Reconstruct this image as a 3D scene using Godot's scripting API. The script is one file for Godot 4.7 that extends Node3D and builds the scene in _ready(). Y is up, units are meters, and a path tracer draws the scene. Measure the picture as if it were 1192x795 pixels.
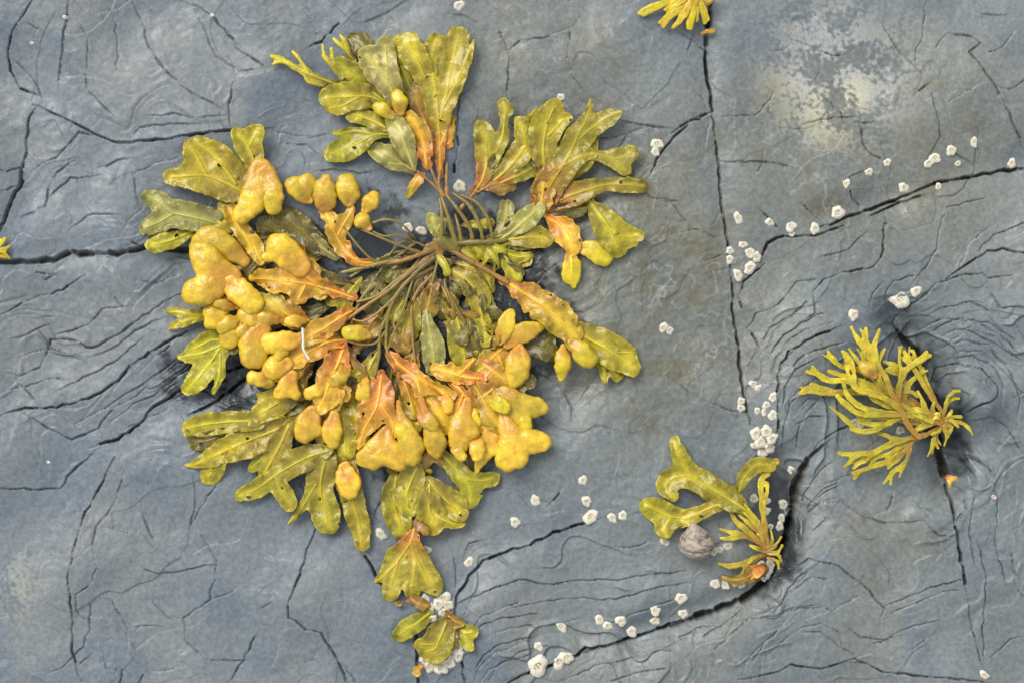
extends Node3D
# A rock platform seen from above: blue-grey slate with cracks, one large clump of bladder wrack, smaller seaweeds,
# barnacles and a winkle. Places are given on a plan whose unit is half a millimetre; (596, 397.5) is the world's origin.
const U := 0.0005
const X0 := -36.0
const Y0 := -36.0
const STEP := 1.1
const NX := 1150
const NY := 790
const APRON := 28

var ground := PackedFloat32Array()
var cut := PackedFloat32Array()
var lift := PackedFloat32Array()
var stamp := PackedInt32Array()
var nearest := PackedFloat32Array()
var last := PackedFloat32Array()
var crack_count := 0
var n_low := noise(11, 0.004, 2)
var n_mid := noise(12, 0.014, 3)
var n_fine := noise(13, 0.07, 2)
var n_warp := noise(14, 0.009, 2)
var n_plate := cells(22, 0.013)
var n_chip := cells(23, 0.055)
var n_tint := noise(15, 0.008, 4)
var n_spot := noise(16, 0.11, 2)
var n_vein := noise(17, 0.022, 3)
var n_ruf := noise(18, 0.045, 2)
var n_edge := noise(19, 0.09, 2)
var n_wart := noise(20, 0.28, 1)
var n_crum := noise(21, 0.10, 2)
var rng := RandomNumberGenerator.new()
var M := {}
var barnacle_kinds := []


func noise(s: int, f: float, oct: int) -> FastNoiseLite:
	var n := FastNoiseLite.new()
	n.seed = s
	n.noise_type = FastNoiseLite.TYPE_SIMPLEX_SMOOTH
	n.frequency = f
	n.fractal_type = FastNoiseLite.FRACTAL_FBM
	n.fractal_octaves = oct
	return n


func cells(s: int, f: float) -> FastNoiseLite:
	var n := FastNoiseLite.new()
	n.seed = s
	n.noise_type = FastNoiseLite.TYPE_CELLULAR
	n.cellular_return_type = FastNoiseLite.RETURN_CELL_VALUE
	n.cellular_jitter = 1.0
	n.frequency = f
	n.fractal_type = FastNoiseLite.FRACTAL_NONE
	return n


# a noise over the whole rock sheet as bytes, 128 for zero
func field(s: int, f: float, oct: int) -> PackedByteArray:
	return noise(s, f, oct).get_image(NX + 2 * APRON, NY + 2 * APRON, false, false, false).get_data()


func at(x: float, y: float, z: float) -> Vector3:
	return Vector3((x - 596.0) * U, z * U, (y - 397.5) * U)


func tag(o: Node3D, label: String, category := "", group := "", kind := "") -> void:
	if label: o.set_meta("label", label)
	if category: o.set_meta("category", category)
	if group: o.set_meta("group", group)
	if kind: o.set_meta("kind", kind)


func thing(called: String, x: float, y: float, label: String, category: String, group := "") -> Node3D:
	var o := Node3D.new()
	o.name = called
	o.position = at(x, y, level(x, y))
	add_child(o, true)
	tag(o, label, category, group)
	return o


func put(mesh: Mesh, called: String, mat: Material, parent: Node3D) -> MeshInstance3D:
	var o := MeshInstance3D.new()
	o.name = called
	o.mesh = mesh
	o.material_override = mat
	parent.add_child(o, true)
	return o


# height of the rock at a place on the plan
func level(x: float, y: float) -> float:
	var i := clampi(int((x - X0) / STEP), 0, NX - 2)
	var j := clampi(int((y - Y0) / STEP), 0, NY - 2)
	return ground[(j + APRON) * (NX + 2 * APRON) + i + APRON]


func smoothed(e0: float, e1: float, v: float) -> float:
	var t := clampf((v - e0) / (e1 - e0), 0.0, 1.0)
	return t * t * (3.0 - 2.0 * t)


# ---------------------------------------------------------------- rock
# edges of thin beds along the distance s: uneven steps, each broken off here and there
func strata(s: float, every: float, amount: float, x: float, y: float) -> float:
	if amount < 0.03:
		return 0.0
	var t := s / every + 0.6 * sin(s * 0.067) + 0.25 * sin(s * 0.19)
	var k := floorf(t)
	t -= k
	var step := 1.8 + 1.9 * sin(k * 2.7) + 1.1 * sin(k * 4.1 + 1.0)
	var here := amount * smoothed(-0.12, 0.12, n_mid.get_noise_2d(x * 0.45 + k * 61.0, y * 0.45 - k * 23.0))
	if step <= 0.1 or here < 0.03:
		return 0.0
	var h := step * (smoothed(0.0, 0.06, t) - smoothed(0.0, 1.0, t))
	if t < 0.10:
		h -= minf(1.6, step) * 0.8 * sin(t / 0.10 * PI)
	return h * here


# One crack along a traced line: half width w, depth, and how far the side to its left stands proud.
func crack(w: float, depth: float, raised: float, pts: Array, reach := 26.0) -> void:
	var line := PackedVector2Array()
	for i in range(0, pts.size() - 2, 2):
		var a := Vector2(pts[i], pts[i + 1])
		var b := Vector2(pts[i + 2], pts[i + 3])
		var n := maxi(1, int(a.distance_to(b) / 7.0))
		var across := (b - a).normalized().orthogonal()
		for k in n:
			var p := a.lerp(b, float(k) / n)
			line.append(p + across * (n_fine.get_noise_2d(p.x * 1.3 + 500.0, p.y * 1.3) * 2.2))
	line.append(Vector2(pts[pts.size() - 2], pts[pts.size() - 1]))
	crack_count += 1
	# the two sides of most cracks stand at slightly different heights
	var sill: float = 0.0 if raised != 0.0 else 1.5 * sin(crack_count * 2.3) + 0.4 * sign(sin(crack_count * 2.3))
	var wide := NX + 2 * APRON
	for k in line.size() - 1:
		var a := line[k]
		var b := line[k + 1]
		var s := float(k) / (line.size() - 1)
		var ends := minf(1.0, minf(s, 1.0 - s) * 7.0 + 0.15)
		var vary := n_fine.get_noise_2d(a.x * 0.5, a.y * 0.5 + 900.0)
		var hw := (0.62 if w < 1.5 else 0.54 if w < 3.0 else 0.8) * w * (0.9 + 0.5 * vary) * (0.4 + 0.6 * ends)
		hw = maxf(hw, 0.66)
		var dep := depth * (0.95 if w < 1.5 else 1.35) * (0.3 + 0.7 * ends) * clampf(0.85 + 1.1 * vary, 0.3, 1.3)
		var m := maxf(hw * 1.6 + 2.0, 17.0 if sill != 0.0 else 0.0)
		var ab := b - a
		var l2 := maxf(ab.length_squared(), 0.01)
		for j in range(maxi(0, int((minf(a.y, b.y) - m - Y0) / STEP)), mini(NY, int((maxf(a.y, b.y) + m - Y0) / STEP) + 2)):
			var y := Y0 + j * STEP
			for i in range(maxi(0, int((minf(a.x, b.x) - m - X0) / STEP)), mini(NX, int((maxf(a.x, b.x) + m - X0) / STEP) + 2)):
				var p := Vector2(X0 + i * STEP, y)
				var d := p.distance_to(a + ab * clampf((p - a).dot(ab) / l2, 0.0, 1.0))
				var at_ := (j + APRON) * wide + i + APRON
				if d < hw * 1.6:
					var c := dep * (1.0 - smoothed(hw * 0.3, hw * 1.6, d))
					if c > cut[at_]:
						cut[at_] = c
				if sill != 0.0 and d < m and (stamp[at_] != crack_count or d < nearest[at_]):
					var e := 1.0 - d / m
					var now: float = sill * e * e * ends * (0.5 if ab.cross(p - a) < 0.0 else -0.5)
					if stamp[at_] == crack_count:
						lift[at_] -= last[at_]
					stamp[at_] = crack_count
					nearest[at_] = d
					last[at_] = now
					lift[at_] += now
	if raised == 0.0:
		return
	var lo := line[0]
	var hi := line[0]
	for p in line:
		lo = lo.min(p)
		hi = hi.max(p)
	var r := reach * 3.0
	for j in range(maxi(0, int((lo.y - r - Y0) / STEP)), mini(NY, int((hi.y + r - Y0) / STEP))):
		for i in range(maxi(0, int((lo.x - r - X0) / STEP)), mini(NX, int((hi.x + r - X0) / STEP))):
			var p := Vector2(X0 + i * STEP, Y0 + j * STEP)
			var best := 1e9
			var side := 0.0
			var where := 0.0
			for k in range(0, line.size() - 1, 2):
				var a := line[k]
				var b := line[mini(k + 2, line.size() - 1)]
				var ab := b - a
				var f := (p - a).dot(ab) / maxf(ab.length_squared(), 0.01)
				var d := p.distance_squared_to(a + ab * clampf(f, 0.0, 1.0))
				if d < best:
					best = d
					side = ab.cross(p - a)
					where = float(k) / line.size()
			var d := sqrt(best)
			if side < 0.0 and d < r:
				var e := pow(sin(clampf(where, 0.0, 1.0) * PI), 0.5)
				lift[(j + APRON) * wide + i + APRON] += raised * e * exp(-d / reach) * (1.0 - d / r)


# a broad trough in the stone along a traced line
func hollow(depth: float, reach: float, pts: Array) -> void:
	var wide := NX + 2 * APRON
	var lo := Vector2(1e9, 1e9)
	var hi := -lo
	for i in range(0, pts.size(), 2):
		lo = lo.min(Vector2(pts[i], pts[i + 1]))
		hi = hi.max(Vector2(pts[i], pts[i + 1]))
	var m := reach * 2.2
	for j in range(maxi(0, int((lo.y - m - Y0) / STEP)), mini(NY, int((hi.y + m - Y0) / STEP))):
		for i in range(maxi(0, int((lo.x - m - X0) / STEP)), mini(NX, int((hi.x + m - X0) / STEP))):
			var p := Vector2(X0 + i * STEP, Y0 + j * STEP)
			var best := 1e9
			for k in range(0, pts.size() - 2, 2):
				var a := Vector2(pts[k], pts[k + 1])
				var ab := Vector2(pts[k + 2], pts[k + 3]) - a
				best = minf(best, p.distance_squared_to(a + ab * clampf((p - a).dot(ab) / ab.length_squared(), 0.0, 1.0)))
			if best < m * m:
				lift[(j + APRON) * wide + i + APRON] -= depth * exp(-best / (reach * reach))


# fine hairlines between the traced cracks: short wandering splits that follow the lie of the beds and sometimes fork
func hairlines() -> void:
	rng.seed = 23
	for n in 25:
		var p := Vector2(rng.randf_range(-20.0, 1215.0), rng.randf_range(-20.0, 815.0))
		var ang := n_low.get_noise_2d(p.x * 0.7 + 60.0, p.y * 0.7) * 4.0 - 0.4
		if p.distance_to(Vector2(1150, 445)) < 180.0:
			ang = (p - Vector2(1150, 445)).angle() + PI / 2.0
		elif p.x < 420.0 and p.y > 290.0 and p.y < 540.0:
			ang = -0.5
		elif p.y > 620.0 and p.x > 540.0 and p.x < 930.0:
			ang = -0.32
		elif n % 4 == 0:
			ang += PI / 2.0
		ang += rng.randf_range(-0.35, 0.35)
		var pts := []
		var turn := rng.randf_range(-0.12, 0.12)
		for k in rng.randi_range(3, 9):
			pts.append_array([p.x, p.y])
			ang += turn + rng.randf_range(-0.4, 0.4)
			p += Vector2.from_angle(ang) * rng.randf_range(7.0, 20.0)
		crack(rng.randf_range(0.6, 1.0), rng.randf_range(0.5, 2.2), 0.0, pts)


func build_rock() -> void:
	var wide := NX + 2 * APRON
	var high := NY + 2 * APRON
	var xs := PackedFloat32Array()
	var ys := PackedFloat32Array()
	for i in wide:
		var k := i - APRON
		var over := maxf(maxf(-k, k - NX + 1), 0.0)
		xs.append(X0 + clampi(k, 0, NX - 1) * STEP + (1.0 if k > 0 else -1.0) * (0.0 if over == 0.0 else STEP * (pow(1.35, over) - 1.0) * 2.4))
	for j in high:
		var k := j - APRON
		var over := maxf(maxf(-k, k - NY + 1), 0.0)
		ys.append(Y0 + clampi(k, 0, NY - 1) * STEP + (1.0 if k > 0 else -1.0) * (0.0 if over == 0.0 else STEP * (pow(1.35, over) - 1.0) * 2.4))
	var F_MASK := field(51, 0.0055, 3)
	var F_ROUGH := field(52, 0.010, 3)
	var F_TONE := field(53, 0.008, 4)
	var F_SPOT := field(54, 0.14, 3)
	var F_PATCH := field(55, 0.016, 4)
	var F_VEIN := field(56, 0.024, 3)
	var v := PackedVector3Array()
	var uv := PackedVector2Array()
	var col := PackedColorArray()
	v.resize(wide * high)
	uv.resize(wide * high)
	col.resize(wide * high)
	for j in high:
		var y := ys[j]
		for i in wide:
			var x := xs[i]
			var q := j * wide + i
			var wx := n_warp.get_noise_2d(x, y)
			var wy := n_warp.get_noise_2d(x + 700.0, y + 300.0)
			var mid := n_mid.get_noise_2d(x, y)
			var h := n_low.get_noise_2d(x, y) * 15.0 + mid * 1.8 + n_plate.get_noise_2d(x * 0.7 + wx * 22.0, y + wy * 22.0) * 0.75
			# bedding: thin layers broken off along winding edges
			var bend := wx * 34.0 + wy * 22.0 + mid * 7.0
			var f1 := Vector2(x - 1150.0, y - 445.0).length()
			var f2 := Vector2(x - 1040.0, (y - 520.0) * 0.9).length()
			var f3 := Vector2((x - 660.0) * 0.45, y - 850.0).length()
			var f4 := 0.42 * x + 0.90 * y
			if f1 < 190.0: h += strata(f1 + bend, 19.0, exp(-pow(f1 / 135.0, 4.0)), x, y)
			if x > 780.0:
				if f2 < 280.0: h += strata(f2 + bend, 22.0, exp(-pow(f2 / 220.0, 6.0)), x, y)
				if y > 590.0: h += strata(0.5 * x + 0.9 * y + bend * 1.3, 24.0, exp(-pow(Vector2(x - 900.0, (y - 740.0) * 1.6).length() / 150.0, 4.0)), x, y)
			elif y > 560.0:
				h += strata(f3 + bend, 22.0, exp(-pow(Vector2((x - 680.0) * 0.6, y - 720.0).length() / 120.0, 4.0)), x, y)
			if x < 430.0:
				if y > 220.0: h += strata(f4 + bend * 1.2, 23.0, exp(-pow(Vector2((x - 160.0) * 0.6, y - 410.0).length() / 125.0, 4.0)), x, y)
				if y < 350.0: h += strata(0.25 * x + y * 0.95 + bend * 1.5, 26.0, 0.8 * exp(-pow(Vector2((x - 190.0) * 0.6, y - 200.0).length() / 100.0, 4.0)), x, y)
			# split and chipped skin: flat flakes at slightly different heights
			var rough := 0.8 * smoothed(0.12, 0.45, F_ROUGH[q] / 128.0 - 1.0)
			if x > 450.0 and x < 990.0: rough = maxf(rough, 1.5 * exp(-pow(Vector2(x - 700.0, y - 330.0).length() / 170.0, 2.0)))
			elif x < 450.0 and y > 300.0 and y < 600.0: rough = maxf(rough, exp(-pow(Vector2((x - 270.0) * 0.7, y - 450.0).length() / 80.0, 2.0)))
			if rough > 0.05:
				h += rough * n_chip.get_noise_2d(x + wx * 30.0 + mid * 4.0, y * 0.7 + wy * 30.0) * 0.7
			h += n_fine.get_noise_2d(x * 0.6, y * 0.8) * (0.2 + 0.75 * rough)
			h += lift[q] - cut[q]
			ground[q] = h
			v[q] = at(x, y, h)
			uv[q] = Vector2((x - X0) / (NX * STEP), (y - Y0) / (NX * STEP))
			# colour of the stone itself: slate, olive film, pale salt and lichen, rust, where it is soaked, plus crevice shade painted in
			var tone := F_TONE[q] / 128.0 - 1.0
			var tan_ := F_MASK[q] / 128.0 - 1.0
			var spot := F_SPOT[q] / 128.0 - 1.0
			var patch := F_PATCH[q] / 128.0 - 1.0
			var c := Color(0.163, 0.193, 0.216)
			c = c.lerp(Color(0.138, 0.170, 0.204), smoothed(-0.1, 0.4, tone))
			c = c.lerp(Color(0.190, 0.210, 0.216), smoothed(0.0, 0.4, -tan_ - 0.2 * patch) * 0.8)
			var film := 0.0
			if x > 480.0:
				c = c.lerp(c * Color(1.05, 1.02, 0.95), smoothed(480.0, 760.0, x))
				film = exp(-pow(Vector2((x - 740.0) / 150.0, (y - 330.0) / 190.0).length(), 4.0))
				if y < 380.0:
					film = maxf(film, 0.75 * exp(-pow(Vector2((x - 990.0) / 190.0, (y - 180.0) / 130.0).length(), 4.0)))
					film = maxf(film, 0.6 * exp(-pow(Vector2((x - 640.0) / 110.0, (y - 90.0) / 100.0).length(), 4.0)))
				elif x > 900.0:
					film = maxf(film, 0.55 * exp(-pow(Vector2((x - 1040.0) / 70.0, (y - 640.0) / 50.0).length(), 4.0)))
			film *= 0.85 + 0.5 * patch
			c = c.lerp(Color(0.166, 0.168, 0.128), clampf(film * 0.85, 0.0, 0.8))
			c = c.lerp(Color(0.12, 0.10, 0.055), smoothed(0.12, 0.6, patch) * clampf(film * 0.55 + 0.03, 0.0, 0.5))
			var vein := 1.0 - smoothed(0.0, 0.09, absf(F_VEIN[q] / 128.0 - 1.0))
			vein *= smoothed(-0.15, 0.3, tone + 0.3 * spot)
			c = c.lerp(Color(0.40, 0.42, 0.42), vein * clampf(0.05 + film * 0.4, 0.0, 0.4))
			var pale := 0.0
			if x > 860.0 and y < 230.0:
				pale = exp(-pow(Vector2((x - 975.0) / 75.0, (y - 85.0) / 80.0).length(), 3.0))
			elif x < 70.0 and y > 580.0:
				pale = 0.3 * exp(-pow(Vector2((x - 15.0) / 26.0, (y - 680.0) / 40.0).length(), 3.0))
			if pale > 0.02:
				var crust := smoothed(-0.16, 0.26, 0.7 * patch + 0.5 * spot - 0.35 * F_VEIN[q] / 128.0 + 0.45)
				c = c.lerp(Color(0.60, 0.57, 0.42).lerp(Color(0.42, 0.43, 0.42), smoothed(-0.2, 0.3, tan_ + spot * 0.4)), pale * crust * 0.85)
			c = c * (1.0 + 0.26 * spot)
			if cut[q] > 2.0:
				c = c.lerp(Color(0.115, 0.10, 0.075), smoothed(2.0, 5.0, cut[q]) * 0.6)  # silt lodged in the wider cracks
			if spot > 0.62:
				c = c.lerp(Color(0.07, 0.07, 0.08), 0.5)
			elif spot < -0.72:
				c = c.lerp(Color(0.32, 0.22, 0.10), 0.5)
			c = c.lerp(c * Color(0.14, 0.14, 0.155), wet_and_shade(x, y))  # soaked ground, and the shade painted into the crevices
			c = c * 1.25  # the grain texture takes this back
			c.a = 1.0
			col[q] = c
	var nor := PackedVector3Array()
	nor.resize(wide * high)
	for j in high:
		for i in wide:
			var a := maxi(i - 1, 0)
			var b := mini(i + 1, wide - 1)
			var c := maxi(j - 1, 0)
			var d := mini(j + 1, high - 1)
			nor[j * wide + i] = Vector3(-(ground[j * wide + b] - ground[j * wide + a]) / (xs[b] - xs[a]), 1.0, -(ground[d * wide + i] - ground[c * wide + i]) / (ys[d] - ys[c])).normalized()
	var idx := PackedInt32Array()
	idx.resize((wide - 1) * (high - 1) * 6)
	var n := 0
	for j in high - 1:
		for i in wide - 1:
			var q := j * wide + i
			idx[n] = q
			idx[n + 1] = q + 1
			idx[n + 2] = q + wide + 1
			idx[n + 3] = q
			idx[n + 4] = q + wide + 1
			idx[n + 5] = q + wide
			n += 6
	var arr := []
	arr.resize(Mesh.ARRAY_MAX)
	arr[Mesh.ARRAY_VERTEX] = v
	arr[Mesh.ARRAY_NORMAL] = nor
	arr[Mesh.ARRAY_TEX_UV] = uv
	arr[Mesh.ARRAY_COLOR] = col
	arr[Mesh.ARRAY_INDEX] = idx
	var mesh := ArrayMesh.new()
	mesh.add_surface_from_arrays(Mesh.PRIMITIVE_TRIANGLES, arr)
	var rock := put(mesh, "rock_ground", M.rock, self)
	tag(rock, "blue-grey slate rock platform crossed by cracks and thin winding layers", "", "", "structure")


# how soaked or painted dark the stone is: the damp ground that the big clump keeps wet, and shade painted along two crevices
func wet_and_shade(x: float, y: float) -> float:
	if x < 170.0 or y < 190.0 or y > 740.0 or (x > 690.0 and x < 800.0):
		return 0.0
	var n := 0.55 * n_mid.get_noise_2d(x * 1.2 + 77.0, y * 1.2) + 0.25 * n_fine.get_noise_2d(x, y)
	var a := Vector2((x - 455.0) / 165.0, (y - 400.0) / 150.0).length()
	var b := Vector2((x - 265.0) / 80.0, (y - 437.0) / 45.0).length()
	var c := Vector2((x - 1090.0 - (y - 470.0) * 0.3) / 34.0, (y - 470.0) / 105.0).length()  # wet stone by the wrack, with its crevice's shade painted in
	var d := Vector2((x - 903.0) / 34.0, (y - 610.0) / 105.0).length()  # shade of the deep crevice, painted as darker stone
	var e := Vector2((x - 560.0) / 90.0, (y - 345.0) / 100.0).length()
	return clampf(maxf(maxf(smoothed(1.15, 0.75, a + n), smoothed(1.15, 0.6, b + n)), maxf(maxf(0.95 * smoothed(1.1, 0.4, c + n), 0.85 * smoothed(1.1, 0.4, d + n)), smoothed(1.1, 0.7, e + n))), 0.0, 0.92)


# ---------------------------------------------------------------- seaweed
# Colours of the weed (linear): towards its holdfast, towards its tips.
var TINT := {
	"olive": [Color(0.33, 0.25, 0.028), Color(0.45, 0.37, 0.018)],
	"green": [Color(0.32, 0.28, 0.016), Color(0.43, 0.375, 0.013)],
	"grey": [Color(0.31, 0.265, 0.07), Color(0.39, 0.355, 0.085)],
	"dark": [Color(0.10, 0.07, 0.016), Color(0.17, 0.14, 0.018)],
	"rust": [Color(0.55, 0.18, 0.03), Color(0.38, 0.31, 0.022)],
	"orange": [Color(0.68, 0.23, 0.035), Color(0.74, 0.43, 0.03)],
	"amber": [Color(0.58, 0.25, 0.03), Color(0.62, 0.42, 0.025)],
	"brown": [Color(0.26, 0.11, 0.022), Color(0.34, 0.21, 0.025)],
	"yellow": [Color(0.76, 0.43, 0.03), Color(0.84, 0.555, 0.035)],
	"lemon": [Color(0.62, 0.45, 0.018), Color(0.74, 0.58, 0.02)],
	"mustard": [Color(0.60, 0.38, 0.022), Color(0.73, 0.50, 0.028)],
	"shell": [Color(0.62, 0.58, 0.48), Color(0.72, 0.70, 0.62)],
	"wrack": [Color(0.27, 0.19, 0.018), Color(0.60, 0.50, 0.022)],
	"stem": [Color(0.18, 0.125, 0.028), Color(0.32, 0.25, 0.045)],
	"rusty_stem": [Color(0.24, 0.13, 0.03), Color(0.48, 0.26, 0.06)],
}


# A rounded line through (x, y, half width) points, with the height rising from z0 to z1 along it.
func spline(pts: Array, piece: float) -> PackedVector3Array:
	var out := PackedVector3Array()
	var p: Array[Vector3] = []
	for i in range(0, pts.size(), 3):
		p.append(Vector3(pts[i], pts[i + 1], pts[i + 2]))
	for i in p.size() - 1:
		var a := p[maxi(i - 1, 0)]
		var d := p[mini(i + 2, p.size() - 1)]
		var n := maxi(1, int(Vector2(p[i].x - p[i + 1].x, p[i].y - p[i + 1].y).length() / piece))
		for k in n:
			out.append(p[i].cubic_interpolate(p[i + 1], a, d, float(k) / n))
	out.append(p[p.size() - 1])
	for i in out.size():
		out[i].z = maxf(out[i].z, 0.6)
	return out


# A flat or swollen piece of weed whose outline is the union of rounded branches; solid, with a top and an under side.
# how: puff (how swollen, 0 for a blade), ruffle, cup, wob (uneven outline), arch, rib (midrib half width), cell, mott, groove, blotch
func weed(parent: Node3D, called: String, tint: String, z0: float, z1: float, branches: Array, how := {}) -> MeshInstance3D:
	var puff: float = how.get("puff", 0.0)
	var ruffle: float = how.get("ruffle", 4.2 if puff == 0.0 else 0.8)
	var cup: float = how.get("cup", 0.10)
	var wob: float = how.get("wob", (2.6 if tint in ["orange", "amber", "brown"] else 1.1) if puff == 0.0 else 1.2)
	var arch: float = how.get("arch", 3.0)
	var rib: float = how.get("rib", 1.5 if puff == 0.0 else 0.0)
	var cell: float = how.get("cell", 1.3)
	var mott: float = how.get("mott", 0.24)
	var groove: float = how.get("groove", 0.0)
	var blotch: float = how.get("blotch", 0.25)
	var lines := []
	var lo := Vector2(1e9, 1e9)
	var hi := -lo
	for b in branches:
		var l := spline(b, 5.0)
		var wider := 1.0 if cell < 1.0 else 1.16 if puff == 0.0 else 1.05
		for k in l.size(): l[k].z *= wider
		lines.append(l)
		for p in l:
			lo = lo.min(Vector2(p.x - p.z, p.y - p.z))
			hi = hi.max(Vector2(p.x + p.z, p.y + p.z))
	var first: PackedVector3Array = lines[0]
	var root := Vector2(first[0].x, first[0].y)
	z0 *= 0.82
	z1 *= 0.82
	var far := 1.0
	for l: PackedVector3Array in lines:
		for p in l:
			far = maxf(far, root.distance_to(Vector2(p.x, p.y)) + p.z)
	lo -= Vector2(5, 5)
	hi += Vector2(5, 5)
	var nx := int((hi.x - lo.x) / cell) + 2
	var ny := int((hi.y - lo.y) / cell) + 2
	var total := nx * ny
	var sd := PackedFloat32Array()
	sd.resize(total)
	sd.fill(1e3)
	var wid := PackedFloat32Array()
	wid.resize(total)
	var sum := PackedFloat32Array()
	sum.resize(total)
	var axis := PackedFloat32Array()
	axis.resize(total)
	axis.fill(1e3)
	for l: PackedVector3Array in lines:
		var own := PackedFloat32Array()
		own.resize(total)
		own.fill(1e3)
		for k in l.size() - 1:
			var a := Vector2(l[k].x, l[k].y)
			var b := Vector2(l[k + 1].x, l[k + 1].y)
			var wa := l[k].z
			var wb := l[k + 1].z
			var m := maxf(wa, wb) + 6.0
			var ab := b - a
			var l2 := maxf(ab.length_squared(), 0.01)
			for j in range(maxi(0, int((minf(a.y, b.y) - m - lo.y) / cell)), mini(ny, int((maxf(a.y, b.y) + m - lo.y) / cell) + 2)):
				for i in range(maxi(0, int((minf(a.x, b.x) - m - lo.x) / cell)), mini(nx, int((maxf(a.x, b.x) + m - lo.x) / cell) + 2)):
					var p := Vector2(lo.x + i * cell, lo.y + j * cell)
					var t := clampf((p - a).dot(ab) / l2, 0.0, 1.0)
					var d := p.distance_to(a + ab * t)
					var w := lerpf(wa, wb, t)
					var q := j * nx + i
					if d - w < own[q]: own[q] = d - w
					if d < axis[q]: axis[q] = d
					var g := 1.0 / pow(0.4 + d / w, 4.0)
					sum[q] += g
					wid[q] += g * w
		for q in total:
			var e := own[q]
			var s := sd[q]
			var h := maxf(4.0 - absf(e - s), 0.0)
			sd[q] = minf(e, s) - h * h / 16.0
	var v := PackedVector3Array()
	var col := PackedColorArray()
	var top := PackedInt32Array()
	var under := PackedInt32Array()
	top.resize(total)
	top.fill(-1)
	under.resize(total)
	under.fill(-1)
	var crest := PackedFloat32Array()  # height of the upper face, for the midrib
	crest.resize(total)
	var shift := float(parent.get_child_count()) * 37.0 + lo.x
	for q in total:
		if sd[q] > 6.0: continue
		var x := lo.x + (q % nx) * cell
		var y := lo.y + (q / nx) * cell
		sd[q] += wob * 0.45 * n_edge.get_noise_2d(x + shift, y) + wob * 1.6 * n_ruf.get_noise_2d(x, y + shift)
		if puff == 0.0 and cell > 1.0:  # grazed holes and nicks
			sd[q] = maxf(sd[q], (n_edge.get_noise_2d(x * 0.7 + shift * 3.0, y * 0.7) - 0.73) * 50.0)
	var own_hue := sin(shift * 1.7)
	var own_light := 1.0 + 0.13 * sin(shift * 0.9 + 1.0)
	var c0: Color = TINT[tint][0] * own_light
	var c1: Color = TINT[tint][1] * own_light
	c0.g *= 1.0 + 0.04 * own_hue
	c1.g *= 1.0 + 0.04 * own_hue
	var give := func(x: float, y: float, s: float, w: float, ax: float) -> Array:
		var e := clampf(-s / w, 0.0, 1.0)
		var along := clampf(root.distance_to(Vector2(x, y)) / far, 0.0, 1.0)
		var z := lerpf(z0, z1, along) + arch * sin(along * PI)
		var out := 1.0 - e
		z += ruffle * (1.6 * n_ruf.get_noise_2d((x + shift) * 0.33, (y - shift) * 0.33) + 0.8 * n_ruf.get_noise_2d((x + shift) * 0.75, (y - shift) * 0.75) * out + 0.85 * n_ruf.get_noise_2d((x - shift) * 1.5, (y + shift) * 1.5) * out * out) + cup * w * out * out
		z += (0.10 if puff == 0.0 else 0.12) * n_crum.get_noise_2d(x - shift, y) * minf(1.0, ruffle)
		var th := 0.42 * sqrt(clampf(-s / 1.2, 0.0, 1.0))
		if puff > 0.0:
			th = maxf(th * 0.6, puff * w * sqrt(e * (2.0 - e)))
			th += minf(1.0, e * 4.0) * w * (0.06 * n_ruf.get_noise_2d(x * 0.9, y * 0.9 + shift) + 0.015 * n_crum.get_noise_2d(x, y + shift) + 0.022 * n_wart.get_noise_2d(x, y))
		elif ax < 3.0 and rib > 0.0:
			th += 0.7 * (1.0 - ax / 3.0)
		th = maxf(th, 0.0)
		z = maxf(z, level(x, y) + th + 0.5)
		var c := c0.lerp(c1, smoothed(0.08, 0.75, along * (1.5 if tint == "rust" else 1.0) + 0.18 * n_ruf.get_noise_2d(x * 0.6, y * 0.6 + shift)))
		var k := 1.0 + mott * (1.3 * n_ruf.get_noise_2d(x + shift, y * 1.2) + 0.5 * n_crum.get_noise_2d(x + shift, y) + 0.4 * n_spot.get_noise_2d(x, y + shift))
		if puff == 0.0:
			k *= 1.0 + 0.16 * smoothed(2.6, 0.6, -s) + 0.46 * smoothed(w * 0.5, 0.8, ax) - 0.10
		c = c * k
		var b := smoothed(0.18, 0.5, n_ruf.get_noise_2d(x * 1.3 + 900.0, y * 1.3 + shift))
		c = c.lerp(Color(c.r * 0.62, c.g * 0.46, c.b * 0.6), b * (blotch if puff == 0.0 else blotch * 0.4))
		if puff > 0.0:
			c = c.lerp(Color(0.62, 0.25, 0.04), smoothed(0.5, 0.0, along + 0.3 * n_ruf.get_noise_2d(x * 0.8 + 70.0, y * 0.8 + shift)) * 0.5)
			c = c.lerp(Color(0.40, 0.31, 0.02), smoothed(0.1, 0.5, n_ruf.get_noise_2d(x * 0.7 + shift, y * 0.7 - 200.0)) * 0.22)
			c = c.lerp(Color(c.r * 0.95, c.g * 0.72, c.b), smoothed(0.15, 0.6, n_ruf.get_noise_2d(x * 0.6 + 300.0, y * 0.6 + shift)) * 0.4)
			c = c * (1.0 + 0.10 * n_wart.get_noise_2d(x + 40.0, y))
		elif n_wart.get_noise_2d(x * 1.15 + shift, y * 1.15) > 0.74:
			c = c.lerp(Color(0.52, 0.47, 0.22), 0.4)
		if groove > 0.0:
			th -= groove * w * smoothed(0.5, 1.0, e)
		c.a = 1.0
		return [z, th, c]
	var idx := PackedInt32Array()
	var hor := {}
	var ver := {}
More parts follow.
